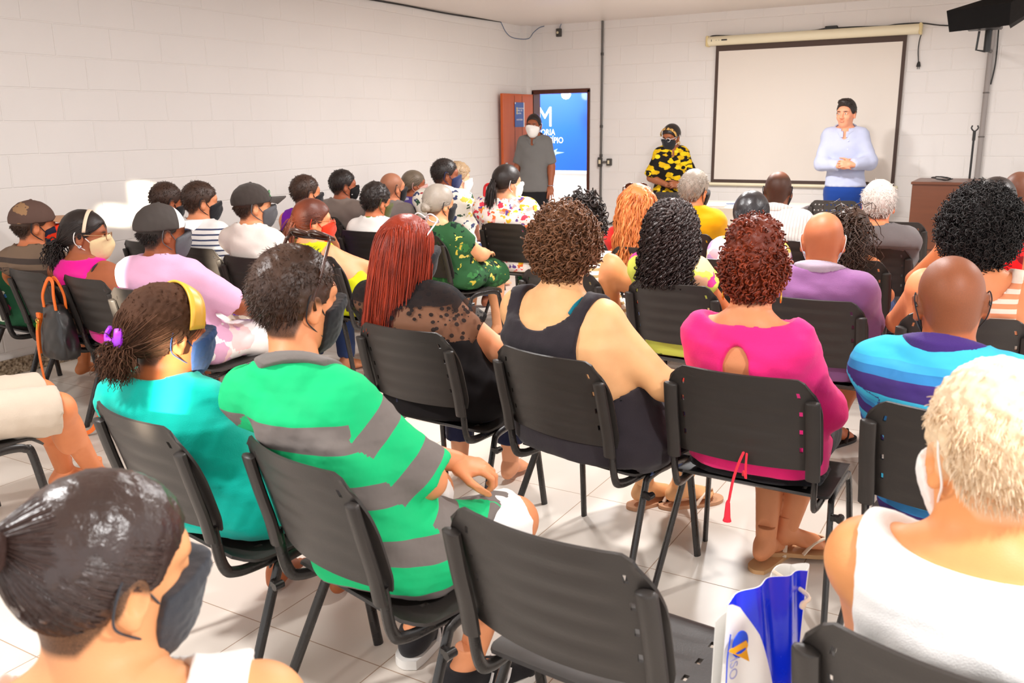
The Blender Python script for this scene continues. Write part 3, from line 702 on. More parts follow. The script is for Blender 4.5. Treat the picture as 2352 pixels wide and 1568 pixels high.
# ---------------------------------------------------------------- head (origin mid-ears, face towards +y, crown +.12, chin -.115)
CRAN = ell((0, -.012, .032), (.076, .097, .088))
def head_prims(sc=1., face=1., beard=0):
    P = [(CRAN, .02, 'u'), (ell((0, .030, -.045), (.056*face, .060, .068)), .035, 'u'), (ell((0, .045, -.088), (.034*face, .036, .028)), .025, 'u'),
         (ell((0, .070, .030), (.056, .026, .030)), .02, 'u'), (ell((.036, .058, -.028), (.026, .026, .024)), .02, 'u'), (ell((-.036, .058, -.028), (.026, .026, .024)), .02, 'u'),
         (ell((.031, .091, .006), (.020, .014, .011)), .012, 's'), (ell((-.031, .091, .006), (.020, .014, .011)), .012, 's'),
         (ell((.031, .0775, .006), (.0165, .0145, .0125)), .004, 'u'), (ell((-.031, .0775, .006), (.0165, .0145, .0125)), .004, 'u'), (ell((.031, .096, .0055), (.0145, .014, .0052)), .002, 's'), (ell((-.031, .096, .0055), (.0145, .014, .0052)), .002, 's'), (cone((.016, .089, .024), (.046, .080, .025), .006, .004), .008, 'u'), (cone((-.016, .089, .024), (-.046, .080, .025), .006, .004), .008, 'u'),
         (cone((0, .088, .012), (0, .108, -.026), .009, .013), .014, 'u'), (ell((.013, .098, -.031), (.010, .011, .008)), .008, 'u'), (ell((-.013, .098, -.031), (.010, .011, .008)), .008, 'u'),
         (ell((0, .091, -.0555), (.024, .014, .0062)), .003, 'u'), (ell((0, .090, -.0665), (.021, .0145, .0070)), .003, 'u')]
    for s in (-1, 1):
        R = rotm(s*16, 8, s*6)
        P += [(ell((s*.079, -.014, -.006), (.0115, .022, .033), R), .006, 'u'), (ell((s*.088, -.010, -.002), (.008, .012, .019), R), .005, 's'), (ell((s*.079, -.010, -.034), (.009, .010, .009)), .006, 'u')]
    return P
def hline(y, fore=.068, side=.018, nape=-.075):
    """height of the hair edge along the head"""
    return np.interp(y, [-.12, -.06, -.035, -.018, .012, .03, .045, .062, .085, .11], [nape, nape+.005, -.035, .012, side-.02, side-.01, side+.015, fore-.018, fore, fore+.004])
def scalp_of(P, kind='full', **kw):
    """0..1 hair-bearing mask of head-local points"""
    x, y, z = P.T; m = np.clip((z-hline(y, **kw))/.010+.5, 0, 1)
    if kind == 'none': return m*0
    if kind == 'crownbald': m = m*np.clip((np.sqrt((x/.062)**2+((y-.005)/.098)**2+((z-.115)/.062)**2)-.75)/.5, 0, 1)
    if kind == 'receding': m = m*np.clip((np.sqrt((x/.07)**2+((y-.085)/.06)**2+((z-.09)/.07)**2)-.7)/.5, 0, 1)
    if kind == 'faint': m = m*.35
    return m
# ---------------------------------------------------------------- hands and feet (templates, right side)
def hand_template(curl=.35, spread=1., h=.0036):
    """wrist at the origin, fingers +y, palm -z, thumb on -x"""
    F = Field(axis(-.075, .065, h), axis(-.035, .20, h), axis(-.10, .05, h))
    F.add(cone((0, -.03, 0), (0, .012, 0), .026, .024), 0); F.add(ell((0, .05, -.002), (.041, .052, .0155)), .02); F.add(ell((-.022, .032, -.012), (.02, .032, .014)), .012)
    for x, y, L, sp in ((-.030, .088, .072, -.10), (-.0105, .095, .080, -.03), (.0105, .092, .074, .05), (.029, .082, .058, .14)):
        a = np.array([x, y-.012, .002]); ang = -.12; dirx = sp*spread; r = .0095 if L > .06 else .0082
        for k, (f, c) in enumerate(((.45, .55), (.31, 1.), (.24, .8))):
            ang -= curl*c*(1 if k else .7); d = np.array([math.sin(dirx)*math.cos(ang), math.cos(dirx)*math.cos(ang), math.sin(ang)]); b = a+d*L*f
            F.add(cone(a, b, r, r*.9), .006 if k == 0 else .002); a = b; r *= .92
    a = np.array([-.030, .018, -.008])
    for d, L, r in (((-.62, .72, -.3), .042, .0125), ((-.35, .9, -.28), .032, .0108), ((-.15, .95, -.3), .026, .0095)):
        d = np.array(d)/np.linalg.norm(d); b = a+d*L; F.add(cone(a, b, r, r*.9), .008 if L > .04 else .002); a = b
    return F.mesh(1)
def foot_template(h=.0045):
    """ankle at the origin, toes +y, sole at z=-.085"""
    F = Field(axis(-.065, .065, h), axis(-.09, .20, h), axis(-.10, .05, h))
    F.add(cone((0, 0, .04), (0, -.004, -.02), .034, .036), 0); F.add(ell((0, -.035, -.05), (.031, .038, .036)), .03); F.add(cone((0, .0, -.035), (-.004, .105, -.062), .037, .028), .03); F.add(ell((.004, .095, -.066), (.043, .05, .02)), .02)
    for x, y, r in ((-.030, .165, .0125), (-.009, .168, .0095), (.009, .160, .009), (.025, .148, .0085), (.038, .132, .008)): F.add(cone((x*.9, y-.045, -.068), (x, y, -.074), r*1.15, r), .006)
    F.clip(lambda X, Y, Z: -.085-Z+0*X+0*Y); return F.mesh(1)
HAND = {k: hand_template(c, s) for k, c, s in (('relax', .32, 1.), ('curl', .85, .6), ('flat', .12, 1.))}
FOOT = foot_template()
def place(T, R, c, mirror=False, s=1.):
    V, F = T; V = V*s
    if mirror: V = V*np.array([-1, 1, 1]); F = F[:, ::-1]
    return V@R.T+np.array(c), F
def frame(d, up):
    """rotation whose y is d and whose z leans to up"""
    y = np.array(d, float); y /= np.linalg.norm(y); z = np.array(up, float); z -= y*(z@y); z /= np.linalg.norm(z)+1e-9; return np.stack([np.cross(y, z), y, z], 1)
def join(parts):
    V = []; F = []; n = 0
    for v, f in parts: V.append(v); F.append(f+n); n += len(v)
    return np.concatenate(V), F
# ---------------------------------------------------------------- hair strands
def strands(roots, dirs, seg, step, width, flow, curl=None, push=None, seed=1, sides=3, taper=.25, jitter=.0, flat=1.):
    """tapering strands; flow(P, i, D)->direction field; curl=(amp, turns per m, phase spread)"""
    rg = np.random.default_rng(seed); n = len(roots); P = roots.copy(); D = dirs.copy(); Q = [P.copy()]
    for i in range(seg):
        D = flow(P, i/seg, D); 
        if jitter: D = D+rg.normal(size=D.shape)*jitter
        D = D/(np.linalg.norm(D, axis=1)[:, None]+1e-9); P = P+D*(step if np.isscalar(step) else step[:, None])
        for c, r in (push or []):
            q = (P-c)/r; k = np.linalg.norm(q, axis=1); m = k < 1; P[m] = c+q[m]/k[m][:, None]*r
        Q.append(P.copy())
    Q = np.stack(Q, 1)                                    # n, seg+1, 3
    T = np.gradient(Q, axis=1); T /= np.linalg.norm(T, axis=2)[..., None]+1e-9
    ref = rg.normal(size=(n, 1, 3)); N = np.cross(T, ref); N /= np.linalg.norm(N, axis=2)[..., None]+1e-9; B = np.cross(T, N)
    if curl:
        amp, tpm, ph = curl; st = step if np.isscalar(step) else step[:, None]
        s = np.arange(seg+1)[None, :]*st; a = s*tpm*2*PI*rg.uniform(.8, 1.25, (n, 1))+rg.uniform(0, 6.28, (n, 1))*ph
        am = amp*np.minimum(1, s/.02)*rg.uniform(.7, 1.3, (n, 1)); Q = Q+N*(am*np.cos(a))[..., None]+B*(am*np.sin(a))[..., None]
        T = np.gradient(Q, axis=1); T /= np.linalg.norm(T, axis=2)[..., None]+1e-9; N = np.cross(T, ref); N /= np.linalg.norm(N, axis=2)[..., None]+1e-9; B = np.cross(T, N)
    wd = width*(1-(1-taper)*np.linspace(0, 1, seg+1)**1.5)[None, :]*rg.uniform(.7, 1.3, (n, 1)); th = np.arange(sides)*2*PI/sides
    V = Q[:, :, None, :]+N[:, :, None, :]*(wd[:, :, None]*np.cos(th))[..., None]+B[:, :, None, :]*(wd[:, :, None]*np.sin(th)*flat)[..., None]
    V = V.reshape(-1, 3); k = seg+1; base = (np.arange(n)*k*sides)[:, None, None]; i = np.arange(seg)[None, :, None]*sides; q = np.arange(sides)[None, None, :]; w = (q+1) % sides
    F = np.stack([base+i+q, base+i+w, base+i+sides+w, base+i+sides+q], -1).reshape(-1, 4).astype(np.int32)
    rnd = np.repeat(rg.uniform(0, 1, n), k*sides); return V, F, rnd
def scalp_points(n, seed, cond=None, r=(.078, .099, .092), c=(0, -.012, .032), **kw):
    rg = np.random.default_rng(seed); d = rg.normal(size=(n*6, 3)); d /= np.linalg.norm(d, axis=1)[:, None]; P = d*np.array(r)+np.array(c)
    m = P[:, 2] > hline(P[:, 1], **kw)
    if cond is not None: m &= cond(P)
    P = P[m][:n]; d = d[m][:n]; N = d/np.array(r); N /= np.linalg.norm(N, axis=1)[:, None]; return P, N
def hair_shell(th, h=.006, fore=.068, side=.018, nape=-.075, extra=(), noise=None, soft=1., drop=None, top=0., smooth=1, reg=None):
    """cap of hair on the cranium: th thickness, extra prims, noise=(amp, wavelength)"""
    lo = np.array([-.11, -.14, -.10])-th; hi = np.array([.11, .12, .14])+th+top
    for e in extra: lo = np.minimum(lo, e.lo-.02); hi = np.maximum(hi, e.hi+.02)
    F = Field(axis(lo[0], hi[0], h), axis(lo[1], hi[1], h), axis(lo[2], hi[2], h))
    F.add(ell((0, -.012, .034+top*.5), (.0775+th*.75, .099+th, .090+th+top*.5)), 0)
    F.clip(lambda X, Y, Z: (hline(Y.ravel(), fore, side, nape).reshape(Y.shape)-Z)*.8+0*X)
    if reg: F.clip(reg)
    for e in extra: F.add(e, .02*soft)
    if noise: F.warp(lambda X, Y, Z: noise[0]*(wob(X, Y, Z, noise[1])+.6*wob(X, Y, Z, noise[1]*.45, 5)))
    return F.mesh(smooth)
# ================================================================ people
def chair_clip(seat, baz, hipo):
    """keeps a sitter on this side of the backrest and above the seat (cloth and flesh press against them)"""
    d = math.radians(baz-seat.az); c, s_ = math.cos(d), math.sin(d)
    def fn(X, Y, Z):
        x = X*c+Y*s_+hipo[0]; y = -X*s_+Y*c-.075+hipo[1]
        u = x/.232; v = (Z-.515)/.285; vv = np.clip(v, 0, 1); pan = -(.236+.062*vv+.022*vv*vv)-.042*(1-np.clip(u*u, 0, 1))+.006
        back = np.where((np.abs(u) < 1.02) & (v < 1.01), pan-y, -1.)
        lip = np.where((np.abs(x) < .24) & (y < .125),   .4175+.020*np.clip((-.11-y)/.07, 0, 1)-Z, -1.)
        return np.maximum(back, lip)
    return fn
def ik(S, T, L1, L2, pole):
    S = np.array(S, float); T = np.array(T, float); d = T-S; L = np.linalg.norm(d); L = min(max(L, abs(L1-L2)+.01), L1+L2-.004); u = d/np.linalg.norm(d); T = S+u*L
    a = (L1*L1-L2*L2+L*L)/(2*L); h = math.sqrt(max(L1*L1-a*a, 0)); p = np.array(pole, float); p -= u*(p@u); p /= np.linalg.norm(p)+1e-9
    return S+u*a+p*h, T
def proj_scale(p): return FPX/max(.3, (np.array(p)-ORG)@CF)
HAIRC = {}
def tie_flow(tie, k=.6, lift=0):
    tie = np.array(tie)
    def fl(P, s, D):
        d = tie-P; L = np.linalg.norm(d, axis=1)[:, None]; d = d/(L+1e-9); return D*(1-k)+d*k
    return fl
def down_flow(k=.35, out=0., wave=0., fwd=0.):
    def fl(P, s, D):
        G = np.tile(np.array([0, fwd, -1.]), (len(P), 1))
        if out: G[:, :2] += P[:, :2]/(np.linalg.norm(P[:, :2], axis=1)[:, None]+1e-6)*out
        if wave: G[:, 0] += wave*np.sin(P[:, 2]*45+P[:, 1]*30); G[:, 1] += wave*np.cos(P[:, 2]*38+P[:, 0]*40)
        return D*(1-k)+G*k
    return fl
HEADPUSH = [(np.array([0, -.012, .030]), np.array([.083, .104, .096]))]
def make_hair(kind, q, o):
    """list of (V,F,rnd) in head space; q: quality 0..1"""
    out = []; sd = o.get('seed', 1); fore = o.get('fore', .068); hs = o.get('h', .0055)
    def shell(*a, **k):
        V, F = hair_shell(*a, **k)
        out.append((V, F, np.full(len(V), .35)))
    N = lambda n: max(60, int(n*q))
    wq = 1/max(.35, q**.5)
    if kind == 'crop':
        ex = [ell(*e) for e in o.get('extra', ())]; capped = o.get('capped')
        th = o.get('th', .008); shell(th, hs, fore=fore, noise=(o.get('na', .0022), .022), top=o.get('top', .004), reg=o.get('reg'), extra=ex)
        if q > .25:
            ln = o.get('len', .016); P, n = scalp_points(N(2600), sd, r=(.078+th, .099+th, .094+th), fore=fore+.008, nape=-.06, cond=lambda p: ~((p[:, 2] < .052) & (np.abs(p[:, 1]-.0) < .05)) & ((p[:, 2] < .005) if capped else True)); d = n*.5+np.array([0, o.get('comb', -.25), -.35])+np.random.default_rng(sd).normal(size=n.shape)*o.get('rough', .3)
            d /= np.linalg.norm(d, axis=1)[:, None]; out.append(strands(P-n*.004, d, 3, ln/3*np.random.default_rng(sd).uniform(.6, 1.3, len(P)), .0012*wq, lambda P, s, D: D+np.array([0, -.05, -.2]), seed=sd, jitter=.1))
    elif kind == 'slick':
        tie = np.array(o.get('tie', (0, -.125, .03))); shell(o.get('th', .010), hs, fore=o.get('fore', .066), nape=-.065, noise=(o.get('na', .0014), .03 if 'na' not in o else .016))
        if q > .2:
            P, n = scalp_points(N(o.get('n', 2600)), sd, r=(.084, .105, .097), nape=-.065, fore=o.get('fore', .066)); d = tie-P; L = np.linalg.norm(d, axis=1); d = d/L[:, None]; d = d-n*np.sum(d*n, 1)[:, None]*.8+n*(.12+o.get('lift', 0.))
            out.append(strands(P, d, 10, L*1.12/10, o.get('sw', .0017)*wq, tie_flow(tie, .30), push=[(np.array([0, -.012, .030]), np.array([.087, .108, .099]))], seed=sd, taper=.7, jitter=o.get('jit', .03)))
        if 'bun' in o:
            c, r = o['bun']; V, F = None, None; Fd = Field(axis(c[0]-r*1.5, c[0]+r*1.5, hs), axis(c[1]-r*1.5, c[1]+r*1.5, hs), axis(c[2]-r*1.5, c[2]+r*1.5, hs)); Fd.add(ell(c, (r, r*.8, r*.92)), 0); Fd.warp(lambda X, Y, Z: .003*wob(X, Y, Z, .02)+.003*np.sin(np.arctan2(Z-c[2], X-c[0])*3+np.sqrt((X-c[0])**2+(Z-c[2])**2)*160)); V, F = Fd.mesh(1); out.append((V, F, np.full(len(V), .4)))
        if 'pony' in o:
            pn = o['pony']; rg = np.random.default_rng(sd+3); k = N(pn.get('n', 900)); P = tie+rg.normal(size=(k, 3))*np.array([.011, .008, .011]); d = np.tile(np.array(pn.get('dir', (0, -.9, .2))), (k, 1))+rg.normal(size=(k, 3))*pn.get('spread', .28)
            d /= np.linalg.norm(d, axis=1)[:, None]; sg = 12; L = pn.get('len', .2)*rg.uniform(.65, 1.1, k)
            out.append(strands(P, d, sg, L/sg, pn.get('w', .0022)*wq, down_flow(pn.get('grav', .22), 0, pn.get('wave', 0.)), curl=pn.get('curl'), push=HEADPUSH+o.get('push', []), seed=sd+4, jitter=.05))
    elif kind == 'long':
        L = o.get('len', .32); shell(o.get('th', .014), hs, fore=fore, nape=-.085, noise=(.002, .03))
        push = [(np.array([0, -.012, .030]), np.array([.088, .110, .100])), (np.array([0, -.005, -.12]), np.array([.066, .062, .1])), (np.array(o.get('backc', (0, -.02, -.37))), np.array(o.get('backr', (.21, .125, .17))))]
        P, n = scalp_points(N(o.get('n', 2400)), sd, r=(.088, .110, .100), nape=-.06, cond=o.get('cond')); rg = np.random.default_rng(sd); part = o.get('part', .0)
        d = n*o.get('lift', .12)+np.array([0, -.3, -.2])+np.stack([np.sign(P[:, 0]-part)*.45, np.zeros(len(P)), np.zeros(len(P))], 1)*(P[:, 2] > .08)[:, None]; d /= np.linalg.norm(d, axis=1)[:, None]; sg = o.get('seg', 18)
        ext = np.clip(P[:, 2]+.02, 0, .15)*1.3; LL = (L+ext)*rg.uniform(.86, 1.06, len(P)); out.append(strands(P, d, sg, LL/sg, o.get('w', .0030)*wq, down_flow(o.get('grav', .30), o.get('out', 0.), o.get('wave', 0.), -.12), curl=o.get('curl'), push=push, seed=sd, taper=o.get('taper', .5), jitter=o.get('jit', .03)))
    elif kind == 'curly':
        th = o.get('th', .028); shell(th, hs, fore=fore, side=o.get('side', .0), nape=o.get('nape', -.09), noise=(o.get('na', .006), .03), top=o.get('top', .01), extra=o.get('extra', ()))
        P, n = scalp_points(N(o.get('n', 900)), sd, r=(.078+th, .099+th, .092+th+o.get('top', .01)*.6), side=o.get('side', .0), nape=o.get('nape', -.09)-th*.6, fore=fore-.02)
        for e in o.get('blobs', ()):
            rg = np.random.default_rng(sd+9); dd = rg.normal(size=(N(e[2]), 3)); dd /= np.linalg.norm(dd, axis=1)[:, None]; P = np.concatenate([P, np.array(e[0])+dd*np.array(e[1])]); n = np.concatenate([n, dd])
        rg = np.random.default_rng(sd); L = o.get('len', .06)*rg.uniform(.6, 1.25, len(P)); sg = o.get('seg', 22); d = n*.7+rg.normal(size=n.shape)*.4; d /= np.linalg.norm(d, axis=1)[:, None]
        out.append(strands(P-n*.012, d, sg, L/sg, o.get('w', .0034)*wq, down_flow(o.get('grav', .06), o.get('out', .15)), curl=(o.get('amp', .009), o.get('tpm', 38), 1), push=[(np.array([0, -.012, .030]), np.array([.08+th*.8, .10+th*.8, .094+th*.8]))]+o.get('push', []), seed=sd, sides=o.get('sides', 4), taper=.6, jitter=.06))
    return out
ARM = {'lap': lambda s, N, zh: ((s*.10, .27, zh+.085), (s*.7, -.6, -.7)), 'thigh': lambda s, N, zh: ((s*.13, .33, zh+.075), (s*.7, -.5, -.6)),
       'fold': lambda s, N, zh: ((-s*.13, N[1]+.25, N[2]-.30), (s*.9, -.1, -1)), 'hang': lambda s, N, zh: ((s*.30, -.02, zh-.02), (s*.5, -1, 0)),
       'phone': lambda s, N, zh: ((s*.05+.05, .30, zh+.13), (s*.9, -.4, -.6)), 'pocket': lambda s, N, zh: ((s*.215, .055, zh-.015), (s*.8, -.9, 0)),
       'clasp': lambda s, N, zh: ((s*.045, .215, zh+.20), (s*.9, -.6, -.5)), 'down': lambda s, N, zh: ((s*.25, .03, zh-.05), (s*.4, -1, 0))}
def person(label, head, Y, hv=0, pitch=6, roll=0, seat=None, stand=None, baz=None, skinm=None, skinc=C(190, 120, 80), W=.195, fat=1., sex='m', hair=('crop', {}), hairm=None, scalp='full', scalpc=(.012, .008, .006, 1),
           shirt=None, lower=None, arms=('lap', 'lap'), hands=('relax', 'relax'), legs=None, mask=None, glasses=None, cap=None, shoes=None, extra=None, group='people seated in the audience', hs=1., belly=0., q=None, lift=0., cat='person', stub=.85, prof=None, neck=(0, -.034, -.126), fore=.068, hipo=(0, 0)):
    top = aty(head[0], head[1], Y); pxm = proj_scale(top); vaz = view_az(top); haz = vaz+hv
    sit = seat is not None
    if sit: base = np.array([*(seat.hip+seat.f*hipo[1]+seat.r*hipo[0]), 0.]); baz = seat.az if baz is None else baz
    else: base = np.array([stand[0], stand[1], 0.])
    Rb = rotm(baz); loc = lambda p: Rb.T@(np.array(p)-base)
    Rh = rotm(haz-baz, pitch, roll); hthick = {'curly': .035, 'crop': .010, 'slick': .012, 'long': .016}.get(hair[0] if hair else '', 0.)
    hthick = hair[1].get('htop', hthick) if hair else 0.
    if cap: hthick = .014; hair = (hair[0], dict(hair[1], capped=True, top=0.))
    hc = loc(top)-np.array([0, 0, .12+hthick])*hs
    N = hc+hs*(rotm((haz-baz)*.35, pitch*.5)@np.array(neck))
    zh = (.505 if sit else hc[2]*.555)+lift; H = np.array([0, 0, zh])
    hb = float(np.clip(7./pxm, .0065, .016)); hf = float(np.clip(4.2/pxm, .0036, .0085)) if abs((hv+180) % 360-180) < 90 else .0042; qq = q if q is not None else float(np.clip(pxm/900, .12, 1.))
    # ------------ torso
    if sit: tt = np.array([-.26, -.12, .0, .15, .35, .55, .72, .85, .94, 1.0])
    else: tt = np.array([-.22, -.10, .0, .15, .35, .55, .72, .85, .94, 1.0])
    if sex == 'm': A = np.array([.145, .165, .170, .162, .152, .160, .168, .160, .122, .068]); B = np.array([.10, .122, .126, .118, .112, .118, .120, .106, .085, .06])
    else: A = np.array([.155, .182, .186, .162, .142, .150, .156, .148, .110, .062]); B = np.array([.10, .128, .132, .114, .104, .112, .116, .100, .080, .056])
    kw = W*.90/(.195 if sex == 'm' else .18); A = A*kw*np.array([1]*9+[1/kw]); mid = 1+(fat-1)*np.array([.8, 1, 1, 1.1, 1.2, 1, .8, .55, .2, 0]); A = A*(1+(mid-1)*.75); B = B*mid
    if prof: A = A*np.array(prof)
    zz = zh+tt*(N[2]-zh); tc = np.clip(tt, 0, 1); cx = N[0]*tc**1.4; cy = N[1]*tc**1.05-.018*np.sin(np.clip(tt, 0, 1)*PI)+.02*np.clip((tt-.85)/.15, 0, 1)
    TOR = loft(zz, cx, cy, A, B)
    S = {}; ARMS = []; SL = {}
    W = W*.86; sw = W-.036
    for s in (-1, 1): S[s] = N+np.array([s*sw, .004, -.060])
    NECK = (cone(N+np.array([0, .005, -.06]), hc+Rh@np.array([0, -.018, -.05])*hs, .062*(1+.35*(fat-1)), .053*(1+.3*(fat-1)), ), .045)
    body = [(TOR, .03), NECK]
    if belly: body.append((ell((cx[3], cy[3]+.05, zz[3]), (.15*kw, .08+belly, .13)), .05))
    uw = (.051 if sex == 'm' else .047)*(1+.6*(fat-1))
    tz = {}
    for s, pose, hd in ((-1, arms[0], hands[0]), (1, arms[1], hands[1])):
        tgt, pole = ARM[pose](s, N, zh) if isinstance(pose, str) else pose
        E, Wr = ik(S[s], tgt, .272, .238, pole); SL[s] = (S[s], E, Wr); tz[s] = cone(N+np.array([s*.035, -.012, -.022]), S[s]+np.array([0, 0, .010]), .048*(1+.3*(fat-1)), .044)
        ub = S[s]+(E-S[s])*.3; body += [(tz[s], .05), (cone(S[s], E, uw, uw*.80), .035), (ell(S[s], (uw*1.12,)*3), .03), (cone(E, E+(Wr-E)*.3, uw*.80, uw*.78), .02), (cone(E+(Wr-E)*.25, Wr, uw*.78, .0265), .02)]
    # ------------ legs
    kr = .062*(1+.4*(fat-1)); th = .080*(1+.55*(fat-1))
    if legs is None: legs = (((-.11, .40, .455), (-.11, .37, .09), -6), ((.11, .40, .455), (.11, .40, .09), 6)) if sit else (((-.095, .015, zh*.53), (-.105, -.02, .09), -12), ((.095, .015, zh*.53), (.105, -.02, .09), 12))
    LEG = []; hips = []
    for s, (kn, an, taz) in zip((-1, 1), legs):
        hp = np.array([s*.092, .0, zh-.005 if sit else zh-.03]); kn = np.array(kn, float); an = np.array(an, float); LEG.append((s, hp, kn, an, taz))
        if sit: hips.append((ell((s*.09, -.015, .505), (.10*kw*(1+.5*(fat-1)), .11, .092)), .04)); body += [hips[-1]]
        hips.append((cone(hp, kn, th, kr), .05)); body += [hips[-1], (cone(kn, an-np.array([0, 0, .02]), kr*.93, .034), .03), (ell(kn+(an-kn)*.32+np.array([0, -.018, 0]), (.046, .048, .095)), .04)]
    torso = [(TOR, .03), NECK]+hips+([b for b in body if b[0] is not TOR and b[1] == .05 and belly and b[0].hi[2] < N[2]-.1 and b not in hips] if belly else [])
    hp_ = [(xf(p, Rh, hc, hs), k, m) for p, k, m in head_prims()]
    allp = [b[0] for b in body]; lo = np.minimum.reduce([p.lo for p in allp]+[hc-.14])-.03; hi = np.maximum.reduce([p.hi for p in allp]+[hc+.14])+.03
    lo[2] = max(lo[2], .03)
    F = Field(axis(lo[0], hi[0], hb, (hc[0]-.13, hc[0]+.13, hf)), axis(lo[1], hi[1], hb, (hc[1]-.135, hc[1]+.14, hf)), axis(lo[2], hi[2], hb, (hc[2]-.14, hc[2]+.14, hf)))
    for p, k in body: F.add(p, k)
    cclip = chair_clip(seat, baz, hipo) if sit else None
    if sit: F.clip(cclip)
    first = True
    for p, k, m in hp_: F.add(p, .045 if first else k, m); first = False
    parts = [F.mesh(1)]
    for s, hd in ((-1, hands[0]), (1, hands[1])):
        if hd is None: continue
        hd, up = hd if isinstance(hd, tuple) else (hd, (0, -.15, 1)); _, E, Wr = SL[s]; d = Wr-E; d = d/np.linalg.norm(d)
        if isinstance(up, tuple) and len(up) == 2: d, up = np.array(up[0], float), up[1]
        parts.append(place(HAND[hd], frame(d, up), Wr-d*.01, mirror=(s < 0), s=.96 if sex == 'm' else .88))
    for s, hp, kn, an, taz in LEG:
        a = math.radians(taz); parts.append(place(FOOT, frame((math.sin(a), math.cos(a), 0), (0, 0, 1)), an, mirror=(s < 0), s=.95 if sex == 'm' else .88))
    V, Fc = join(parts); Pl = (V-hc)@Rh/hs; sc = scalp_of(Pl, scalp, fore=fore)*(np.linalg.norm(Pl, axis=1) < .165); lip = np.clip(1.3-np.sqrt((Pl[:, 0]/.025)**2+((Pl[:, 1]-.1)/.02)**2+((Pl[:, 2]+.061)/.013)**2), 0, 1)
    brow = np.clip(1.6-np.sqrt(((np.abs(Pl[:, 0])-.032)/.019)**2+((Pl[:, 1]-.092)/.02)**2+((Pl[:, 2]-.026-.0)/.006)**2), 0, 1)
    root = thing('person', label, cat, base, baz, group)
    sk = skinm or skin('skin_%s' % '_'.join('%02x' % int(255*c) for c in (*skinc[:3], *scalpc[:3])), skinc, scalpc, stub)
    mesh_obj('body', V, Fc, sk, root, attrs={'scalp': np.maximum(sc, brow), 'lip': lip})
    I = dict(root=root, hc=hc, Rh=Rh, N=N, S=S, SL=SL, LEG=LEG, zh=zh, hb=hb, hf=hf, TOR=TOR, baz=baz, pxm=pxm, zz=zz, cx=cx, cy=cy, A=A, B=B, kw=kw, sit=sit, hs=hs, fat=fat, uw=uw, cclip=cclip, nax=(lambda v: v/np.linalg.norm(v))(hc+Rh@np.array([0, -.018, -.05])*hs-(N+np.array([0, .005, -.06]))), body=body, torso=torso, tz=tz, NECK=NECK)
    # eyes
    if abs((hv+180) % 360-180) > 75:
        for s in (-1, 1):
            c = np.array([s*.031, .0775, .006]); M = Matrix.Translation(Vector(c))@Matrix.Rotation(-PI/2, 4, 'X')
            e = hl(MB().lathe([(.0005, -.0125), (.008, -.0098), (.0122, -.003), (.0122, .003), (.0095, .0083), (.0058, .0112), (.0005, .0126)], 14, M=M), I, 'eye', plain('eye_white', C(235, 228, 220), .3), root)
            hl(MB().lathe([(.0054, .0114), (.004, .0124), (.0005, .0129)], 12, M=M), I, 'iris', plain('eye_iris', C(40, 24, 16), .2), e)
    if hair: 
        res = make_hair(hair[0], qq, dict(hair[1], h=hair[1].get('h', float(np.clip(4/pxm, .0045, .009)))))
        if res:
            V = np.concatenate([r[0] for r in res]); rn = np.concatenate([r[2] for r in res]); n = 0; Fs = []
            for r in res: Fs.append(r[1]+n); n += len(r[0])
            mesh_obj('hair', (V*hs)@Rh.T+hc, np.concatenate(Fs), hairm, root, attrs={'rnd': rn})
    if shirt: I['cover'] = (shirt.get('lap', .15), zh-shirt.get('drop', .06)); make_shirt(I, shirt)
    if lower: make_lower(I, lower)
    if mask: make_mask(I, mask)
    if glasses: make_glasses(I, **glasses)
    if cap: make_cap(I, **cap)
    if shoes: make_shoes(I, shoes)
    if extra: extra(I)
    return I
def hl(mb, I, name, mat, parent, smooth='auto'):
    """build mesh data given in head space"""
    mb.v = [(v*I['hs'])@I['Rh'].T+I['hc'] for v in mb.v]; return mb.build(name, mat, parent, smooth=smooth)
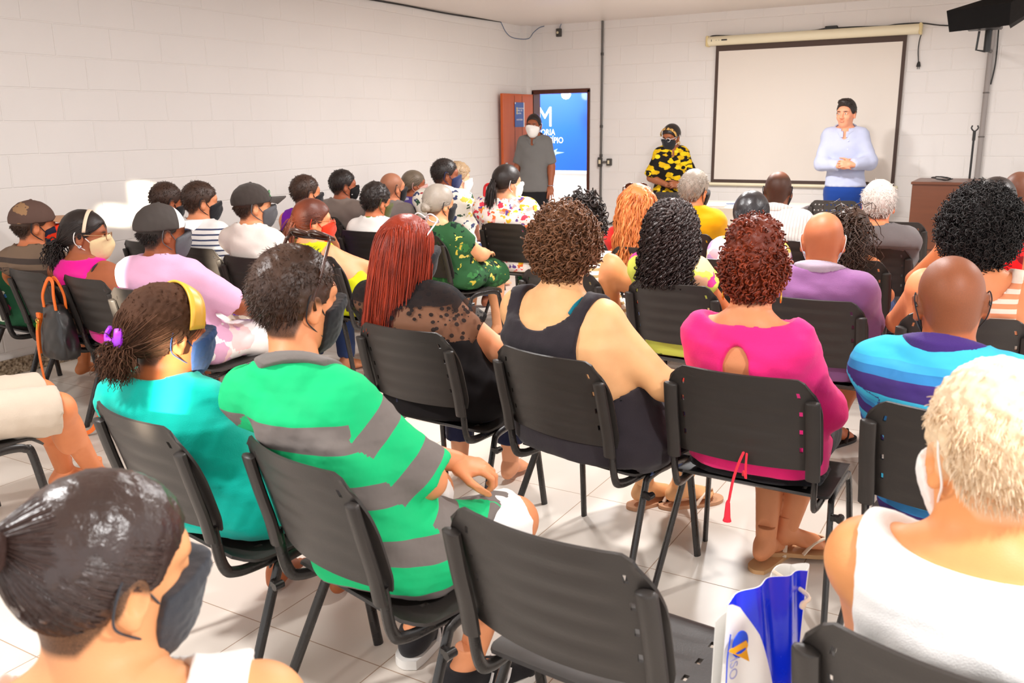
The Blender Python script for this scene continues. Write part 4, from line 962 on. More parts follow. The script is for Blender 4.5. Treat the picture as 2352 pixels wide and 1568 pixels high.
def make_shirt(I, o):
    N, S, SL, zh, hb = I['N'], I['S'], I['SL'], I['zh'], I['hb']; kind = o.get('kind', 'tee'); inf = o.get('infl', .012); sl = o.get('sl', .62); hem = zh-o.get('drop', .06)
    P = [(p, k) for p, k in I['torso']]; sleeves = []
    if o.get('belly'): P.append((ell((I['cx'][3], I['cy'][3]+.05, I['zz'][3]), (.15*I['kw'], .08+o['belly'], .13)), .05))
    P += [(I['tz'][s], .05) for s in (-1, 1)]
    for s in (-1, 1):
        a, E, Wr = SL[s]; r = I['uw']; fl = o.get('flare', .010)
        if kind in ('tank', 'sleeveless'): P += [(cone(a, a+(E-a)*.3, r, r*.9), .035), (ell(a, (r*1.12,)*3), .03)]; continue
        if kind == 'cap': P += [(cone(a, a+(E-a)*.30, r*1.1, r*1.1+fl, cut=True), .03), (ell(a, (r*1.16,)*3), .03)]; continue
        P.append((ell(a, (r*1.12,)*3), .03))
        if sl <= 1: sleeves.append((s, cone(a, a+(E-a)*sl, r*1.04, r*(1-.2*sl)+fl, cut=True)))
        else:
            end = E+(Wr-E)*(sl-1); sleeves.append((s, cone(a, E, r*1.04, r*.84+fl*.6))); sleeves.append((s, cone(E, end, r*.86+fl*.6, (r*.62 if sl > 1.6 else r*.75)+fl*.4, cut=True)))
    P += [(p, .03) for _, p in sleeves]
    lo = np.minimum.reduce([p.lo for p, _ in P])-inf-.03; hi = np.maximum.reduce([p.hi for p, _ in P])+inf+.03; hi[2] = min(hi[2], N[2]+.075); lo[2] = max(lo[2], (.419 if I['sit'] else hem)-.02)
    F = Field(axis(lo[0], hi[0], hb), axis(lo[1], hi[1], hb), axis(lo[2], hi[2], hb))
    for p, k in P: F.add(p, k, infl=inf)
    fa = o.get('fold', .0048)
    if fa: F.warp(lambda X, Y, Z: fa*wob(X, Y*1.0, Z*2.2, .22, o.get('seed', 2))+fa*.5*wob(X*1.2, Y, Z*2.6, .11, o.get('seed', 2)+3))
    if I['sit']: F.clip(I['cclip'])
    F.clip(lambda X, Y, Z: np.maximum(hem-Z+o.get('hemslope', .0)*Y, np.where((X-N[0])**2+(Y-N[1])**2 < .15**2, (X-N[0])*I['nax'][0]+(Y-N[1])*I['nax'][1]+(Z-N[2])*I['nax'][2]-.045, -1.))+0*X)
    if I['sit']: F.clip(lambda X, Y, Z: np.where(Z < zh+.045, np.maximum(Y-o.get('lap', .15), np.abs(X)-.215*max(1., I['kw'])*(1+.6*(I['fat']-1))), -1.)+0*X)
    nk = o.get('neck', 'crew')
    fsz = (I['fat']-1)*.06
    for c, r in {'crew': [((0, .018, .045), (.080+fsz, .082+fsz, .062))], 'high': [((0, .018, .055), (.072+fsz, .074+fsz, .055))], 'v': [((0, .018, .045), (.080, .082, .062)), ((0, .10, -.01), (.03, .07, .08))], 'boat': [((0, .0, .035), (.135, .095, .062))],
                 'scoop': [((0, -.02, .03), (.118, .11, .115))], 'tank': [((0, .0, .02), (.112, .12, .10))], 'deep': [((0, -.03, .0), (.115, .13, .135))]}[nk]: F.add(ell(N+np.array(c), r), .008, 's')
    if o.get('collar'): F.add(ell(N+np.array([0, .015, .0])+I['nax']*.062, (.096+fsz, .100+fsz, .066)), .004, 's')
    if kind in ('tank', 'sleeveless'):
        dx, rr = (.062, (.085, .20, .19)) if kind == 'tank' else (.075, (.075, .20, .16))
        dx = dx+o.get('hole', 0.)
        for s in (-1, 1): a, E, Wr = SL[s]; F.add(cone(a+(E-a)*.22+np.array([s*.035, 0, 0]), a+(E-a)*.5+np.array([s*.02, 0, 0]), .085, .06), .008, 's')
        for s in (-1, 1): F.add(ell(S[s]+np.array([s*dx, 0, -.05]), rr), .010, 's')
    for c, r in o.get('cut', []): F.add(ell(N+np.array(c), r), .003, 's')
    V, Fc = F.mesh(1)
    u = np.maximum(N[2]-V[:, 2], .001); fl = np.zeros(len(V)); x, y, z = V.T
    if sleeves:
        dt = I['TOR'](x.reshape(-1, 1, 1), y.reshape(-1, 1, 1), z.reshape(-1, 1, 1)).ravel() if False else None
        for s in (-1, 1):
            a, E, Wr = SL[s]; d = (E-a)/np.linalg.norm(E-a); al = (V-a)@d; off = np.linalg.norm(V-a-al[:, None]*d, axis=1); side = s*(V[:, 0]-I['cx'][6])
            d2 = (Wr-E)/np.linalg.norm(Wr-E); al2 = (V-E)@d2; off2 = np.linalg.norm(V-E-al2[:, None]*d2, axis=1)
            m = (al > -.01) & (off < I['uw']*1.2+inf+.022) & (side > I['A'][6]*.86); u[m] = al[m]+o.get('armoff', 0.); fl[m] = 1
            if sl > 1: m = (al2 > 0) & (off2 < I['uw']+inf+.02); u[m] = np.linalg.norm(E-a)+al2[m]; fl[m] = 1
    ob = mesh_obj(o.get('name', 'shirt'), V, Fc, o['mat'], I['root'], attrs={'u': u, 'sleeve': fl})
    if o.get('label'): ob['label'] = o['label']
    if o.get('collar'):
        R = .125*(1+.3*(I['fat']-1)); hc_ = .004 if I['pxm'] > 800 else .006; cs = o.get('cstand', 1.)
        F = Field(axis(N[0]-R, N[0]+R, hc_), axis(N[1]-R, N[1]+R, hc_), axis(N[2]-.10, N[2]+.09, hc_))
        def top(Y): return N[2]+.048*cs-.42*np.clip(Y-N[1]+.03, -.03, .2)
        for p, k in [(I['TOR'], .03), I['NECK'], (I['tz'][-1], .05), (I['tz'][1], .05)]: F.add(p, k)
        D0 = F.D.copy(); X, Y, Z = F.ax[0][:, None, None], F.ax[1][None, :, None], F.ax[2][None, None, :]; nx = I['nax']; Z0 = Z; Z = N[2]+(X-N[0])*nx[0]+(Y-N[1])*nx[1]+(Z0-N[2])*nx[2]; v = np.clip((top(Y)-Z)/.052, 0, 1)
        out = inf+.004+.010*np.minimum(v*1.6, 1); F.D = np.maximum(np.maximum(D0-out, (inf-.009-D0)), np.maximum(Z-top(Y), top(Y)-.052-Z)).astype(f32)
        F.D = np.maximum(F.D, np.sqrt((X-N[0])**2+(Y-N[1]-.02)**2)-.100*(1+.4*(I['fat']-1))+0*Z); F.D = np.maximum(F.D, np.where(Y > N[1]+.02, .012-np.abs(X-N[0])-.0*Z, -1.)+0*Z).astype(f32)
        V, Fc = F.mesh(1); mesh_obj('collar', V, Fc, o['collar'], ob)
    return ob
def make_lower(I, o):
    zh, hb = I['zh'], I['hb']; inf = o.get('infl', .010); ln = o.get('len', 1.95); kind = o.get('kind', 'trousers'); P = []; kr = .062*(1+.4*(I['fat']-1)); th = .080*(1+.55*(I['fat']-1))
    base = [(I['TOR'], .0)]
    for s, hp, kn, an, taz in I['LEG']:
        if I['sit']: base.append((ell((s*.09, -.015, .505), (.10*I['kw']*(1+.5*(I['fat']-1)), .11, .092)), .04))
        if ln <= 1: base.append((cone(hp, hp+(kn-hp)*ln, th, th+(kr-th)*ln+.008, cut=True), .05 if kind != 'skirt' else .12))
        else:
            e = kn+(an-kn)*(ln-1); base += [(cone(hp, kn, th, kr), .05 if kind != 'skirt' else .12), (cone(kn, e, kr*.95, kr*.95+(.040-kr*.95)*(ln-1)+o.get('flare', .006), cut=True), .03), (ell(kn+(an-kn)*.3+np.array([0, -.015, 0]), (.046, .048, .09)), .04)] if ln > 1.4 else [(cone(hp, kn, th, kr), .05), (cone(kn, e, kr*.95, kr+o.get('flare', .006), cut=True), .03)]
    if kind == 'skirt':
        (s0, h0, k0, _, _), (s1, h1, k1, _, _) = I['LEG']; base.append((cone((h0+h1)/2, ((k0+k1)/2-(h0+h1)/2)*min(ln, 1)+(h0+h1)/2, th*.9, kr*1.1, cut=True), .12))
    lo = np.minimum.reduce([p.lo for p, _ in base])-inf-.03; hi = np.maximum.reduce([p.hi for p, _ in base])+inf+.03; hi[2] = min(hi[2], zh+.14); lo[2] = max(lo[2], .05)
    F = Field(axis(lo[0], hi[0], hb), axis(lo[1], hi[1], hb), axis(lo[2], hi[2], hb))
    for p, k in base: F.add(p, k, infl=inf)
    fa = o.get('fold', .003); F.warp(lambda X, Y, Z: fa*wob(X, Y*1.6, Z*1.6, .16, 4)+fa*.6*wob(X, Y*2, Z*2, .08, 7))
    if 'cover' in I:
        lap, hem = I['cover']; F.warp(lambda X, Y, Z: np.where(Z > hem-.01, (.016 if kind == 'skirt' else .006)*(np.clip((lap+.005-Y)/.03, 0, 1) if I['sit'] else 1.), 0))
    F.clip(lambda X, Y, Z: Z-(zh+.10)+0*X+0*Y)
    if I['sit']: F.clip(I['cclip'])
    V, Fc = F.mesh(1); ob = mesh_obj(o.get('name', {'skirt': 'skirt'}.get(kind, 'shorts' if ln < 1.3 else 'trousers')), V, Fc, o['mat'], I['root'], attrs={'u': np.abs(V[:, 1])+V[:, 2]}); return ob
MASKM = {}
def mask_mesh(h):
    if h in MASKM: return MASKM[h]
    F = Field(axis(-.10, .10, h), axis(-.02, .15, h), axis(-.15, .04, h))
    hp = head_prims()
    for i in (0, 1, 2, 4, 5, 10): F.add(hp[i][0], .045, infl=.0065)
    F.add(cone((0, .085, .005), (0, .115, -.035), .012, .02), .03); F.add(ell((0, .075, -.06), (.045, .045, .05)), .03)
    F.clip(lambda X, Y, Z: np.maximum(Z-(.000+.42*(Y-.075)-6*X*X*0), np.maximum((.030+.12*np.abs(Z+.05)-Y)*.9, -.128-Z))+0*X)
    F.warp(lambda X, Y, Z: .0009*wob(X, Y, Z*2, .03))
    MASKM[h] = F.mesh(1); return MASKM[h]
def make_mask(I, o):
    m, loopm = (o if isinstance(o, tuple) else (o, None)); V, F = mask_mesh(.0035 if I['pxm'] > 700 else .0055); hs = I['hs']
    ob = mesh_obj('face_mask', (V*hs)@I['Rh'].T+I['hc'], F, m, I['root'])
    for s in (-1, 1): hl(MB().tube(smoothline([(s*.062, .034, -.028), (s*.077, .005, .004), (s*.083, -.022, .030), (s*.0865, -.036, .008), (s*.078, -.034, -.030), (s*.068, -.005, -.055), (s*.052, .036, -.080)], 5), .0017 if I['pxm'] > 500 else .0026, 6), I, 'ear_loop', loopm or m, ob, True)
def make_glasses(I, mat, y=.112, lens=None, up=0., tilt=0., name='glasses', big=1., r=.0022):
    mb = MB(); ln = MB()
    def tr(p): p = np.array(p, float); c, s_ = math.cos(tilt), math.sin(tilt); q = p-np.array([0, .0, .0]); return np.array([q[0], q[1]*c-q[2]*s_, q[1]*s_+q[2]*c])+np.array([0, 0, up])
    for s in (-1, 1):
        ring = [tr((s*.034+.025*big*math.cos(t), y-.004*abs(math.cos(t)), .004+.019*big*math.sin(t))) for t in np.linspace(0, 2*PI, 18, endpoint=False)]
        mb.tube(ring, r, 6, closed=True); mb.tube([tr((s*(.034+.025*big), y-.005, .010)), tr((s*.078, y-.02, .012)), tr((s*.083, .02, .012)), tr((s*.084, -.018, .014)), tr((s*.082, -.04, -.004))], r, 6)
        c = np.mean(ring, 0); ln.add(ring+[c+np.array([0, .004, 0])], [(i, (i+1) % 18, 18) for i in range(18)])
    mb.tube([tr((-.010, y, .008)), tr((.010, y, .008))], r, 6)
    g = hl(mb, I, name, mat, I['root'], True)
    if lens: hl(ln, I, 'lens', lens, g, True)
def make_cap(I, mat, vmat=None, visor=1, tilt=8):
    h = .0055; F = Field(axis(-.12, .12, h), axis(-.14, .14, h), axis(-.04, .17, h)); F.add(ell((0, -.012, .030), (.092, .114, .106)), 0); tn = math.tan(math.radians(tilt))
    F.clip(lambda X, Y, Z: .022+tn*(Y)*.5-Z+0*X); F.warp(lambda X, Y, Z: .0012*wob(X, Y, Z, .05)); V, Fc = F.mesh(1)
    ob = mesh_obj('cap', V@I['Rh'].T+I['hc'], Fc, mat, I['root'])
    at = ob.data.attributes.new('u', 'FLOAT', 'POINT'); at.data.foreach_set('value', V[:, 1].astype(np.float32))
    hl(MB().lathe([(.009, 0), (.007, .005), (.001, .007)], 10, M=Matrix.Translation((0, -.012, .134))), I, 'button', mat, ob)
    def vf(u, v):
        x = u*.074*(1-.25*v*v*u*u); y = .070+.030*(1-u*u)+v*.088*(1-.45*u*u); z = .042-.022*u*u+.004*v-.016*v*u*u; return np.stack([x, y, z+tn*.05], -1)
    if visor: hl(MB().sheet(vf, np.linspace(-1, 1, 17), np.linspace(0, 1, 9), None, -.004), I, 'visor', vmat or mat, ob)
def make_shoes(I, o):
    V0, F0 = FOOT
    for s, hp, kn, an, taz in I['LEG']:
        a = math.radians(taz); R = frame((math.sin(a), math.cos(a), 0), (0, 0, 1))
        if o['kind'] == 'flip':
            mb = MB(); ol = [(-.034, -.075), (-.040, -.03), (-.042, .05), (-.050, .12), (-.040, .175), (-.01, .195), (.025, .182), (.046, .14), (.046, .08), (.036, .0), (.032, -.06), (.0, -.088)]
            ol = smoothline(ol+[ol[0]], 3)[:-1]; n = len(ol); v = [(x, y, -.086) for x, y in ol]+[(x, y, -.101) for x, y in ol]; mb.add(v, [tuple(range(n))[::-1], tuple(range(n, 2*n))]+[(i, (i+1) % n, n+(i+1) % n, n+i) for i in range(n)])
            st = MB().tube(smoothline([(-.043, .06, -.086), (-.030, .10, -.045), (-.016, .145, -.052), (-.014, .15, -.084)], 5), .0045, 6, r2=.008).tube(smoothline([(.045, .05, -.086), (.034, .085, -.052), (.0, .135, -.046), (-.014, .15, -.06)], 5), .0045, 6, r2=.008)
            for m, nm, mt in ((mb, 'sandal', o['mat']), (st, 'strap', o.get('strap', o['mat']))):
                m.v = [(vv*np.array([s, 1, 1]))@R.T+an for vv in m.v]; ob = m.build(nm, mt, I['root'] if nm == 'sandal' else par, smooth='auto'); par = ob if nm == 'sandal' else par
        else:
            h = .0055; F = Field(axis(-.075, .075, h), axis(-.11, .22, h), axis(-.115, .03, h))
            F.add(cone((0, .0, .02), (0, -.004, -.02), .040, .042), 0); F.add(ell((0, -.035, -.05), (.038, .045, .044)), .03); F.add(cone((0, .0, -.035), (-.004, .11, -.062), .044, .036), .03); F.add(ell((.002, .10, -.066), (.048, .085, .030)), .02); F.add(ell((.0, .165, -.07), (.04, .035, .024)), .02)
            F.clip(lambda X, Y, Z: np.maximum(-.088-Z, Z-o.get('h', -.005)+.25*np.maximum(Y-.02, 0))+0*X)
            V, Fc = F.mesh(1); V = (V*np.array([s, 1, 1])); Fc = Fc if s > 0 else Fc[:, ::-1]
            ob = mesh_obj('shoe', V@R.T+an, Fc, o['mat'], I['root'])
            ol = [(-.037, -.08), (-.044, -.03), (-.046, .06), (-.050, .12), (-.042, .175), (-.012, .202), (.028, .188), (.048, .14), (.049, .08), (.043, .0), (.038, -.065), (.0, -.092)]; ol = smoothline(ol+[ol[0]], 3)[:-1]; n = len(ol)
            v = [(x, y, -.072) for x, y in ol]+[(x*1.01, y*1.01, -.098) for x, y in ol]; m = MB().add(v, [tuple(range(n))[::-1], tuple(range(n, 2*n))]+[(i, (i+1) % n, n+(i+1) % n, n+i) for i in range(n)]); m.v = [(vv*np.array([s, 1, 1]))@R.T+an for vv in m.v]; m.build('sole', o.get('sole', o['mat']), ob, smooth='auto')
            if o.get('three'):
                for k, sx in ((k, sx) for k in range(3) for sx in (-1, 1)):
                    y = .045+.026*k; m = MB().tube(smoothline([(sx*.047, y-.012, -.074), (sx*.046, y, -.055), (sx*.036, y+.012, -.032)], 4), .003, 6, r2=.006)
                    m.v = [(vv*np.array([s, 1, 1]))@R.T+an for vv in m.v]; m.build('stripe', o['three'], ob, smooth='auto')
# ================================================================ the audience
PALE, LIGHT, TAN, HONEY, BROWN, DARK, DEEP = C(242, 196, 168), C(238, 182, 132), C(226, 150, 104), C(206, 128, 80), C(172, 98, 58), C(128, 72, 44), C(98, 56, 36)
BLK = hairmat('hair_black', C(16, 12, 11), C(52, 40, 36)); DBR = hairmat('hair_dark_brown', C(34, 22, 17), C(84, 58, 44)); MBR = hairmat('hair_brown', C(70, 42, 26), C(138, 92, 62)); RED = hairmat('hair_red', C(70, 14, 8), C(186, 62, 30), .35)
ORA = hairmat('hair_copper', C(158, 62, 20), C(240, 152, 84)); AUB = hairmat('hair_auburn', C(44, 12, 8), C(150, 58, 26)); GRY = hairmat('hair_grey', C(120, 110, 100), C(196, 184, 170)); WHT = hairmat('hair_white', C(190, 180, 172), C(240, 234, 228))
BLO = hairmat('hair_blond', C(214, 176, 128), C(252, 232, 204), .4); DGR = hairmat('hair_greying', C(60, 50, 42), C(150, 132, 112)); MAH = hairmat('hair_mahogany', C(60, 24, 14), C(120, 58, 36))
mk = lambda n, c: cloth('mask_'+n, c, .8, 700, .06)
MBLK, MWHT, MRED, MNAVY, MGRY, MCRM = mk('black', C(34, 34, 38)), mk('white', C(246, 242, 238)), mk('red', C(232, 56, 26)), mk('navy', C(42, 52, 96)), mk('grey', C(92, 92, 96)), mk('cream', C(236, 210, 162))
denim = cloth('denim_blue', C(52, 72, 122)); navy = cloth('trousers_navy', C(30, 32, 62)); blackc = cloth('cloth_black', C(28, 27, 30)); khaki = cloth('cloth_khaki', C(206, 190, 172)); greyc = cloth('cloth_grey', C(112, 106, 104))
whitec = cloth('cloth_white', C(246, 243, 240), var=.04); gold = plain('gold_metal', C(226, 178, 76), .3, 1.); silver = plain('silver_metal', C(200, 200, 205), .3, 1.)
def two_tone(name, a, b, edge):
    t = NT(name); t.P(Base_Color=t.mix(t.math('GREATER_THAN', t.attr('u').outputs['Fac'], edge), a, b), Roughness=.8); MATS[name] = t.m; return t.m
def ring(I, c, r, t, mat, name='earring', ax='x'):
    mb = MB(); th = np.linspace(0, 2*PI, 20, endpoint=False)
    p = [np.array(c)+np.array([0, r*math.cos(a), r*math.sin(a)]) for a in th]
    mb.tube(p, t, 6, closed=True, up=(1, 0, 0)); return hl(mb, I, name, mat, I['root'], True)
def band(I, mat, w=.012, y0=.02, tilt=.0, r=(.090, .112, .104), name='headband', t=.003, c=(0, -.012, .032)):
    """band over the crown from ear to ear"""
    def fn(u, v):
        a = PI/2+u*PI*.52; return np.stack([c[0]+r[0]*np.cos(a), y0+tilt*np.sin(a)+(v-.5)*w*2, c[2]+r[2]*np.sin(a)*np.sqrt(np.clip(1-((y0+tilt*np.sin(a)+(v-.5)*w*2-c[1])/r[1])**2, .05, 1))], -1)
    return hl(MB().sheet(fn, np.linspace(-1, 1, 30), np.linspace(0, 1, 4), None, t), I, name, mat, I['root'], True)
# ---- chairs (label says who sits on it / where it stands)
S = {}
CS = [('p37', 'black chair under the woman in the turquoise blouse', dict(px=(310, 945), az=10)), ('p38', 'black chair under the man in the green striped polo shirt', dict(px=(805, 1091), az=14, edge=1)),
      ('empty', 'empty black chair in the foreground with its back to the viewer', dict(px=(1246, 1208), az=5)), ('p33', 'black chair under the white-haired man in the white vest', dict(px=(1864, 1400), az=9, edge=-1)),
      ('p32', 'black chair under the man in the blue and purple striped polo', dict(px=(2003, 912), az=6, edge=-1)), ('p42', 'black chair under the woman in the bright pink blouse', dict(px=(1700, 852), az=1)),
      ('p19', 'black chair under the curly woman in the black tank top', dict(px=(1255, 808), az=12)), ('p18', 'black chair under the red-haired woman in black lace', dict(px=(925, 750), az=4)),
      ('p26', 'black chair under the bald man in the purple polo shirt', dict(px=(1981, 694), az=0, edge=1)), ('p22', 'black chair under the woman with long black ringlets', dict(px=(1542, 649), az=4)),
      ('p20', 'black chair under the woman hidden behind the curly brown hair', dict(px=(1285, 622), az=0)), ('p20b', 'empty black chair ahead of the woman in the striped top', dict(px=(1392, 530), az=0, edge=1)),
      ('p21', 'black chair under the woman with long copper hair', dict(px=(1408, 564), az=0, edge=-1)), ('p23', 'black chair under the grey-haired man in the yellow shirt', dict(px=(1637, 538), az=0, edge=1)),
      ('p23b', 'black chair in front of the man in the yellow shirt, by the white table', dict(px=(1668, 500), az=0, edge=1)), ('p25', 'black chair under the man in the pinstriped white shirt', dict(px=(1825, 552), az=0)),
      ('p27', 'black chair under the girl with the purple hair tie', dict(px=(2038, 600), az=0, edge=1)), ('p28', 'black chair under the white-haired man in the grey shirt', dict(px=(2089, 569), az=0, edge=1)),
      ('p28b', 'black chair standing close to the brown desk', dict(px=(2124, 511), az=0, edge=1)), ('p29', 'black chair under the woman with the big black afro', dict(px=(2216, 724), az=-2)),
      ('p17', 'black chair under the woman in the white floral blouse', dict(px=(1158, 512), az=5)), ('p16', 'black chair under the woman in the green patterned dress', dict(px=(1015, 542), az=14, edge=1)),
      ('p11', 'black chair under the boy in the white shirt with green collar', dict(px=(831, 530), az=4)), ('p8', 'black chair under the woman in the lime green top', dict(px=(775, 590), az=14, edge=1)),
      ('p6', 'black chair under the man in the navy striped white shirt', dict(px=(455, 567), az=8)), ('p7', 'black chair under the man in the dark cap and plain white shirt', dict(px=(565, 589), az=6)),
      ('p9', 'black chair under the man in the purple and white vest', dict(pos=(-4.52, 4.48), az=6)), ('p3', 'black chair under the woman in the magenta top', dict(px=(196, 636), az=6)),
      ('p2', 'black chair under the man in the brown striped shirt', dict(px=(65, 620), az=6)), ('p1', 'leftmost black chair, under the floral dress by the wall', dict(pos=(-4.93, 2.60), az=6)),
      ('p4', 'black chair under the man in the lilac shirt', dict(pos=(-3.33, 2.48), az=-6)), ('p5', 'black chair beside the wall under the man bending his head', dict(pos=(-4.82, 3.62), az=4)),
      ('p36', 'black chair under the man in shorts cut by the left edge', dict(pos=(-3.30, 1.26), az=6)), ('p10', 'black chair under the man in the grey shirt by the wall', dict(pos=(-4.88, 5.34), az=6)),
      ('p12', 'black chair under the balding man with the black mask', dict(pos=(-4.42, 5.45), az=6)), ('p13', 'black chair under the grey-haired woman in the purple patterned top', dict(pos=(-4.95, 6.43), az=8)),
      ('p14', 'black chair under the tall man in the floral white shirt', dict(pos=(-3.98, 5.55), az=6)), ('p15', 'black chair under the woman beyond the tall man', dict(pos=(-4.45, 6.43), az=6)),
      ('p24', 'black chair under the woman with the smooth black hair', dict(pos=(-1.27, 4.42), az=0)), ('p30', 'black chair under the woman in the red dress', dict(pos=(-.17, 4.42), az=0)),
      ('p31', 'black chair under the man at the right edge', dict(pos=(.02, 5.42), az=0)), ('p35', 'black chair under the dark-haired woman in the near left corner', dict(pos=(-.98, .30), az=-40))]
for k, lab, kw in CS: S[k] = chair(lab, **kw)
S['pres'] = chair('perforated black chair standing in front of the speaker', px=(1917, 460), az=-4, proto=CHP, grp='perforated black chairs')
S['wch'] = chair('perforated black chair in front of the woman in yellow and black', px=(1545, 441), az=-4, proto=CHP, grp='perforated black chairs')
ONLY = None
def P(k, *a, **kw):
    if ONLY and k not in ONLY: return None
    return person(*a, **kw)
def seatp(k): return S[k]
# ---------------------------------------------------------------- foreground
teal = cloth('blouse_turquoise', C(0, 196, 178)); tropic = floral('trousers_tropical', C(22, 20, 22), [(26, .42, [C(226, 50, 44), C(30, 110, 84), C(236, 226, 206), C(226, 50, 44)], .45)], .03)
def x37(I):
    band(I, plain('headband_gold', C(232, 176, 60), .35), .020, .028, .02, (.098, .12, .112), t=.006)
    purple = plain('clip_purple', C(168, 50, 226), .3, coat=.4)
    m = MB()
    for s in (-1, 1): m.tube(smoothline([(s*.004-.01, -.118, -.035), (s*.02-.01, -.14, -.02), (s*.028-.01, -.142, .01), (s*.02-.01, -.135, .03)], 5), .008, 8, r2=.012)
    m.tube([(-.03, -.145, .0), (.015, -.145, .0)], .008, 8); hl(m, I, 'hair_clip', purple, I['root'], 'auto')
P('p37', 'woman in a turquoise blouse with gold headband and purple hair clip', (372, 650), 1.50, hv=62, pitch=4, baz=-14, seat=S['p37'], skinc=BROWN, sex='f', W=.185, fat=1.05, hair=('slick', dict(th=.016, tie=(0, -.122, -.02), htop=.018, jit=.08, lift=.16, sw=.0013, n=5200, na=.004, pony=dict(n=900, len=.085, dir=(0, -.75, -.6), spread=.5, grav=.12, wave=.2, curl=(.003, 30, 1)))), hairm=hairmat('hair_frizzy_brown', C(34, 21, 16), C(96, 64, 46), .8, .15),
  shirt=dict(kind='cap', mat=teal, neck='crew', drop=.10, infl=.014, fold=.005), lower=dict(mat=tropic, len=1.7), arms=('lap', 'fold'), mask=mk('denim', C(40, 66, 112)), extra=x37)
polo = stripes('polo_green_grey', [(0., C(16, 196, 122)), (.56, C(120, 112, 108))], .135, offset=.002)
sung = plain('sunglass_frame', C(66, 34, 20), .25); lensm = plain('sunglass_lens', C(92, 44, 20), .08)
P('p38', 'man in a green and grey striped polo shirt with sunglasses on his head', (672, 570), 1.52, hv=52, pitch=4, baz=-8, neck=(.075, -.10, -.150), seat=S['p38'], skinc=TAN, W=.175, fat=1.0, hair=('crop', dict(th=.012, len=.017, top=.006)), hairm=DBR, fore=.066,
  shirt=dict(mat=polo, sl=.92, neck='high', collar=cloth('collar_grey', C(112, 106, 102)), drop=.10, infl=.021, armoff=.02, flare=.016, fold=.005, lap=.2), lower=dict(mat=whitec, len=.90, infl=.016, name='shorts'), arms=(((.12, .16, .66), (-.9, -.1, -1)), ((-.04, .19, .62), (1, -.1, -.6))), hands=('curl', 'curl'), mask=MBLK, legs=(((-.10, .40, .46), (-.10, .29, .10), 0), ((.205, .285, .465), (.115, .17, .10), 43)),
  shoes=dict(kind='sneaker', mat=cloth('sneaker_black', C(40, 38, 40)), sole=plain('sneaker_sole', C(236, 232, 226), .6), three=whitec, h=-.01),
  glasses=dict(mat=sung, lens=lensm, tilt=1.18, up=.030, y=.140, name='sunglasses', big=1.4, r=.0045))
P('p35', 'dark-haired woman with a bun and grey mask in the near left corner', (215, 1092), .60, hv=64, pitch=8, roll=0, baz=-40, seat=S['p35'], skinc=C(228, 162, 112), sex='f', W=.26, fat=1.1, hair=('slick', dict(th=.012, tie=(0, -.13, .075), bun=((0, -.165, .075), .05), htop=.012, fore=.062, n=6000, sw=.0012, jit=.015)), hairm=hairmat('hair_shiny_black', C(20, 14, 14), C(74, 52, 46), .28, .6),
  shirt=dict(kind='tank', mat=whitec, neck='tank'), lower=dict(mat=denim), mask=mk('charcoal', C(58, 60, 66)), arms=(((-.12, .14, .56), (-.8, -.6, -.5)), ((.10, .10, .56), (.9, -.7, -.3))), neck=(0, -.045, -.128), legs=(((-.13, .24, .475), (-.13, .06, .09), -6), ((.10, .24, .475), (.10, .06, .09), 6)))
vest = cloth('vest_white', C(248, 247, 246), var=.03)
P('p33', 'white-haired man in a white sleeveless vest at the right front', (2300, 834), 1.37, hv=-26, pitch=10, roll=3, seat=S['p33'], skinc=C(230, 158, 100), W=.215, fat=1.1, hair=('crop', dict(th=.012, len=.017, top=.016, htop=.026, comb=-.4, rough=.10, na=.004)), hairm=BLO, scalpc=C(226, 196, 160), stub=.5,
  shirt=dict(kind='sleeveless', mat=vest, neck='boat', hole=-.012, drop=.08, infl=.012, fold=.004), lower=dict(mat=navy), mask=(MWHT, MWHT), arms=(((-.08, .27, .60), (-.5, -.7, -.7)), 'lap'))
blup = stripes('polo_blue_purple', [(0., C(66, 176, 232)), (.16, C(52, 132, 196)), (.34, C(66, 44, 118)), (.72, C(66, 196, 236))], .125, offset=-.012)
P('p32', 'man with a shaved head in a blue and purple striped polo shirt', (2195, 588), 2.44, hv=-8, pitch=8, roll=-4, seat=S['p32'], skinc=C(186, 104, 62), W=.21, fat=1.1, hair=None, scalpc=C(92, 60, 44), stub=.62,
  shirt=dict(mat=blup, sl=.75, neck='high', collar=cloth('collar_purple', C(70, 44, 120)), drop=.10, infl=.017, flare=.016), lower=dict(mat=navy), mask=MBLK, glasses=dict(mat=plain('glasses_dark', C(40, 34, 34), .3)))
pinkb = cloth('blouse_pink', C(255, 44, 132), var=.08)
def x42(I):
    for s in (-1, 1): ring(I, (s*.082, -.012, -.056), .014, .0022, gold)
    N, root = I['N'], I['root']
    b = N+np.array([0, -.085, -.055])
    m = MB().lathe([(.001, -.004), (.008, -.003), (.008, .003), (.001, .005)], 10, M=Matrix.Translation(b)@Matrix.Rotation(PI/2, 4, 'X')); m.build('button', pinkb, root, smooth='auto')
    y = -.20; c = cloth('tassel_red', C(244, 50, 70))
    m = MB().tube(smoothline([(.015, y, .56), (.01, y-.04, .53), (.0, y-.055, .48), (-.01, y-.055, .41)], 5), .004, 6).tube(smoothline([(.02, y, .56), (.03, y-.04, .52), (.035, y-.05, .49), (.028, y-.05, .51), (.02, y-.03, .49)], 5), .0035, 6).lathe([(.003, .415), (.007, .405), (.010, .36), (.013, .35), (.001, .35)], 10, center=(-.012, y-.055, 0)); m.build('tie_cord', c, root, smooth='auto')
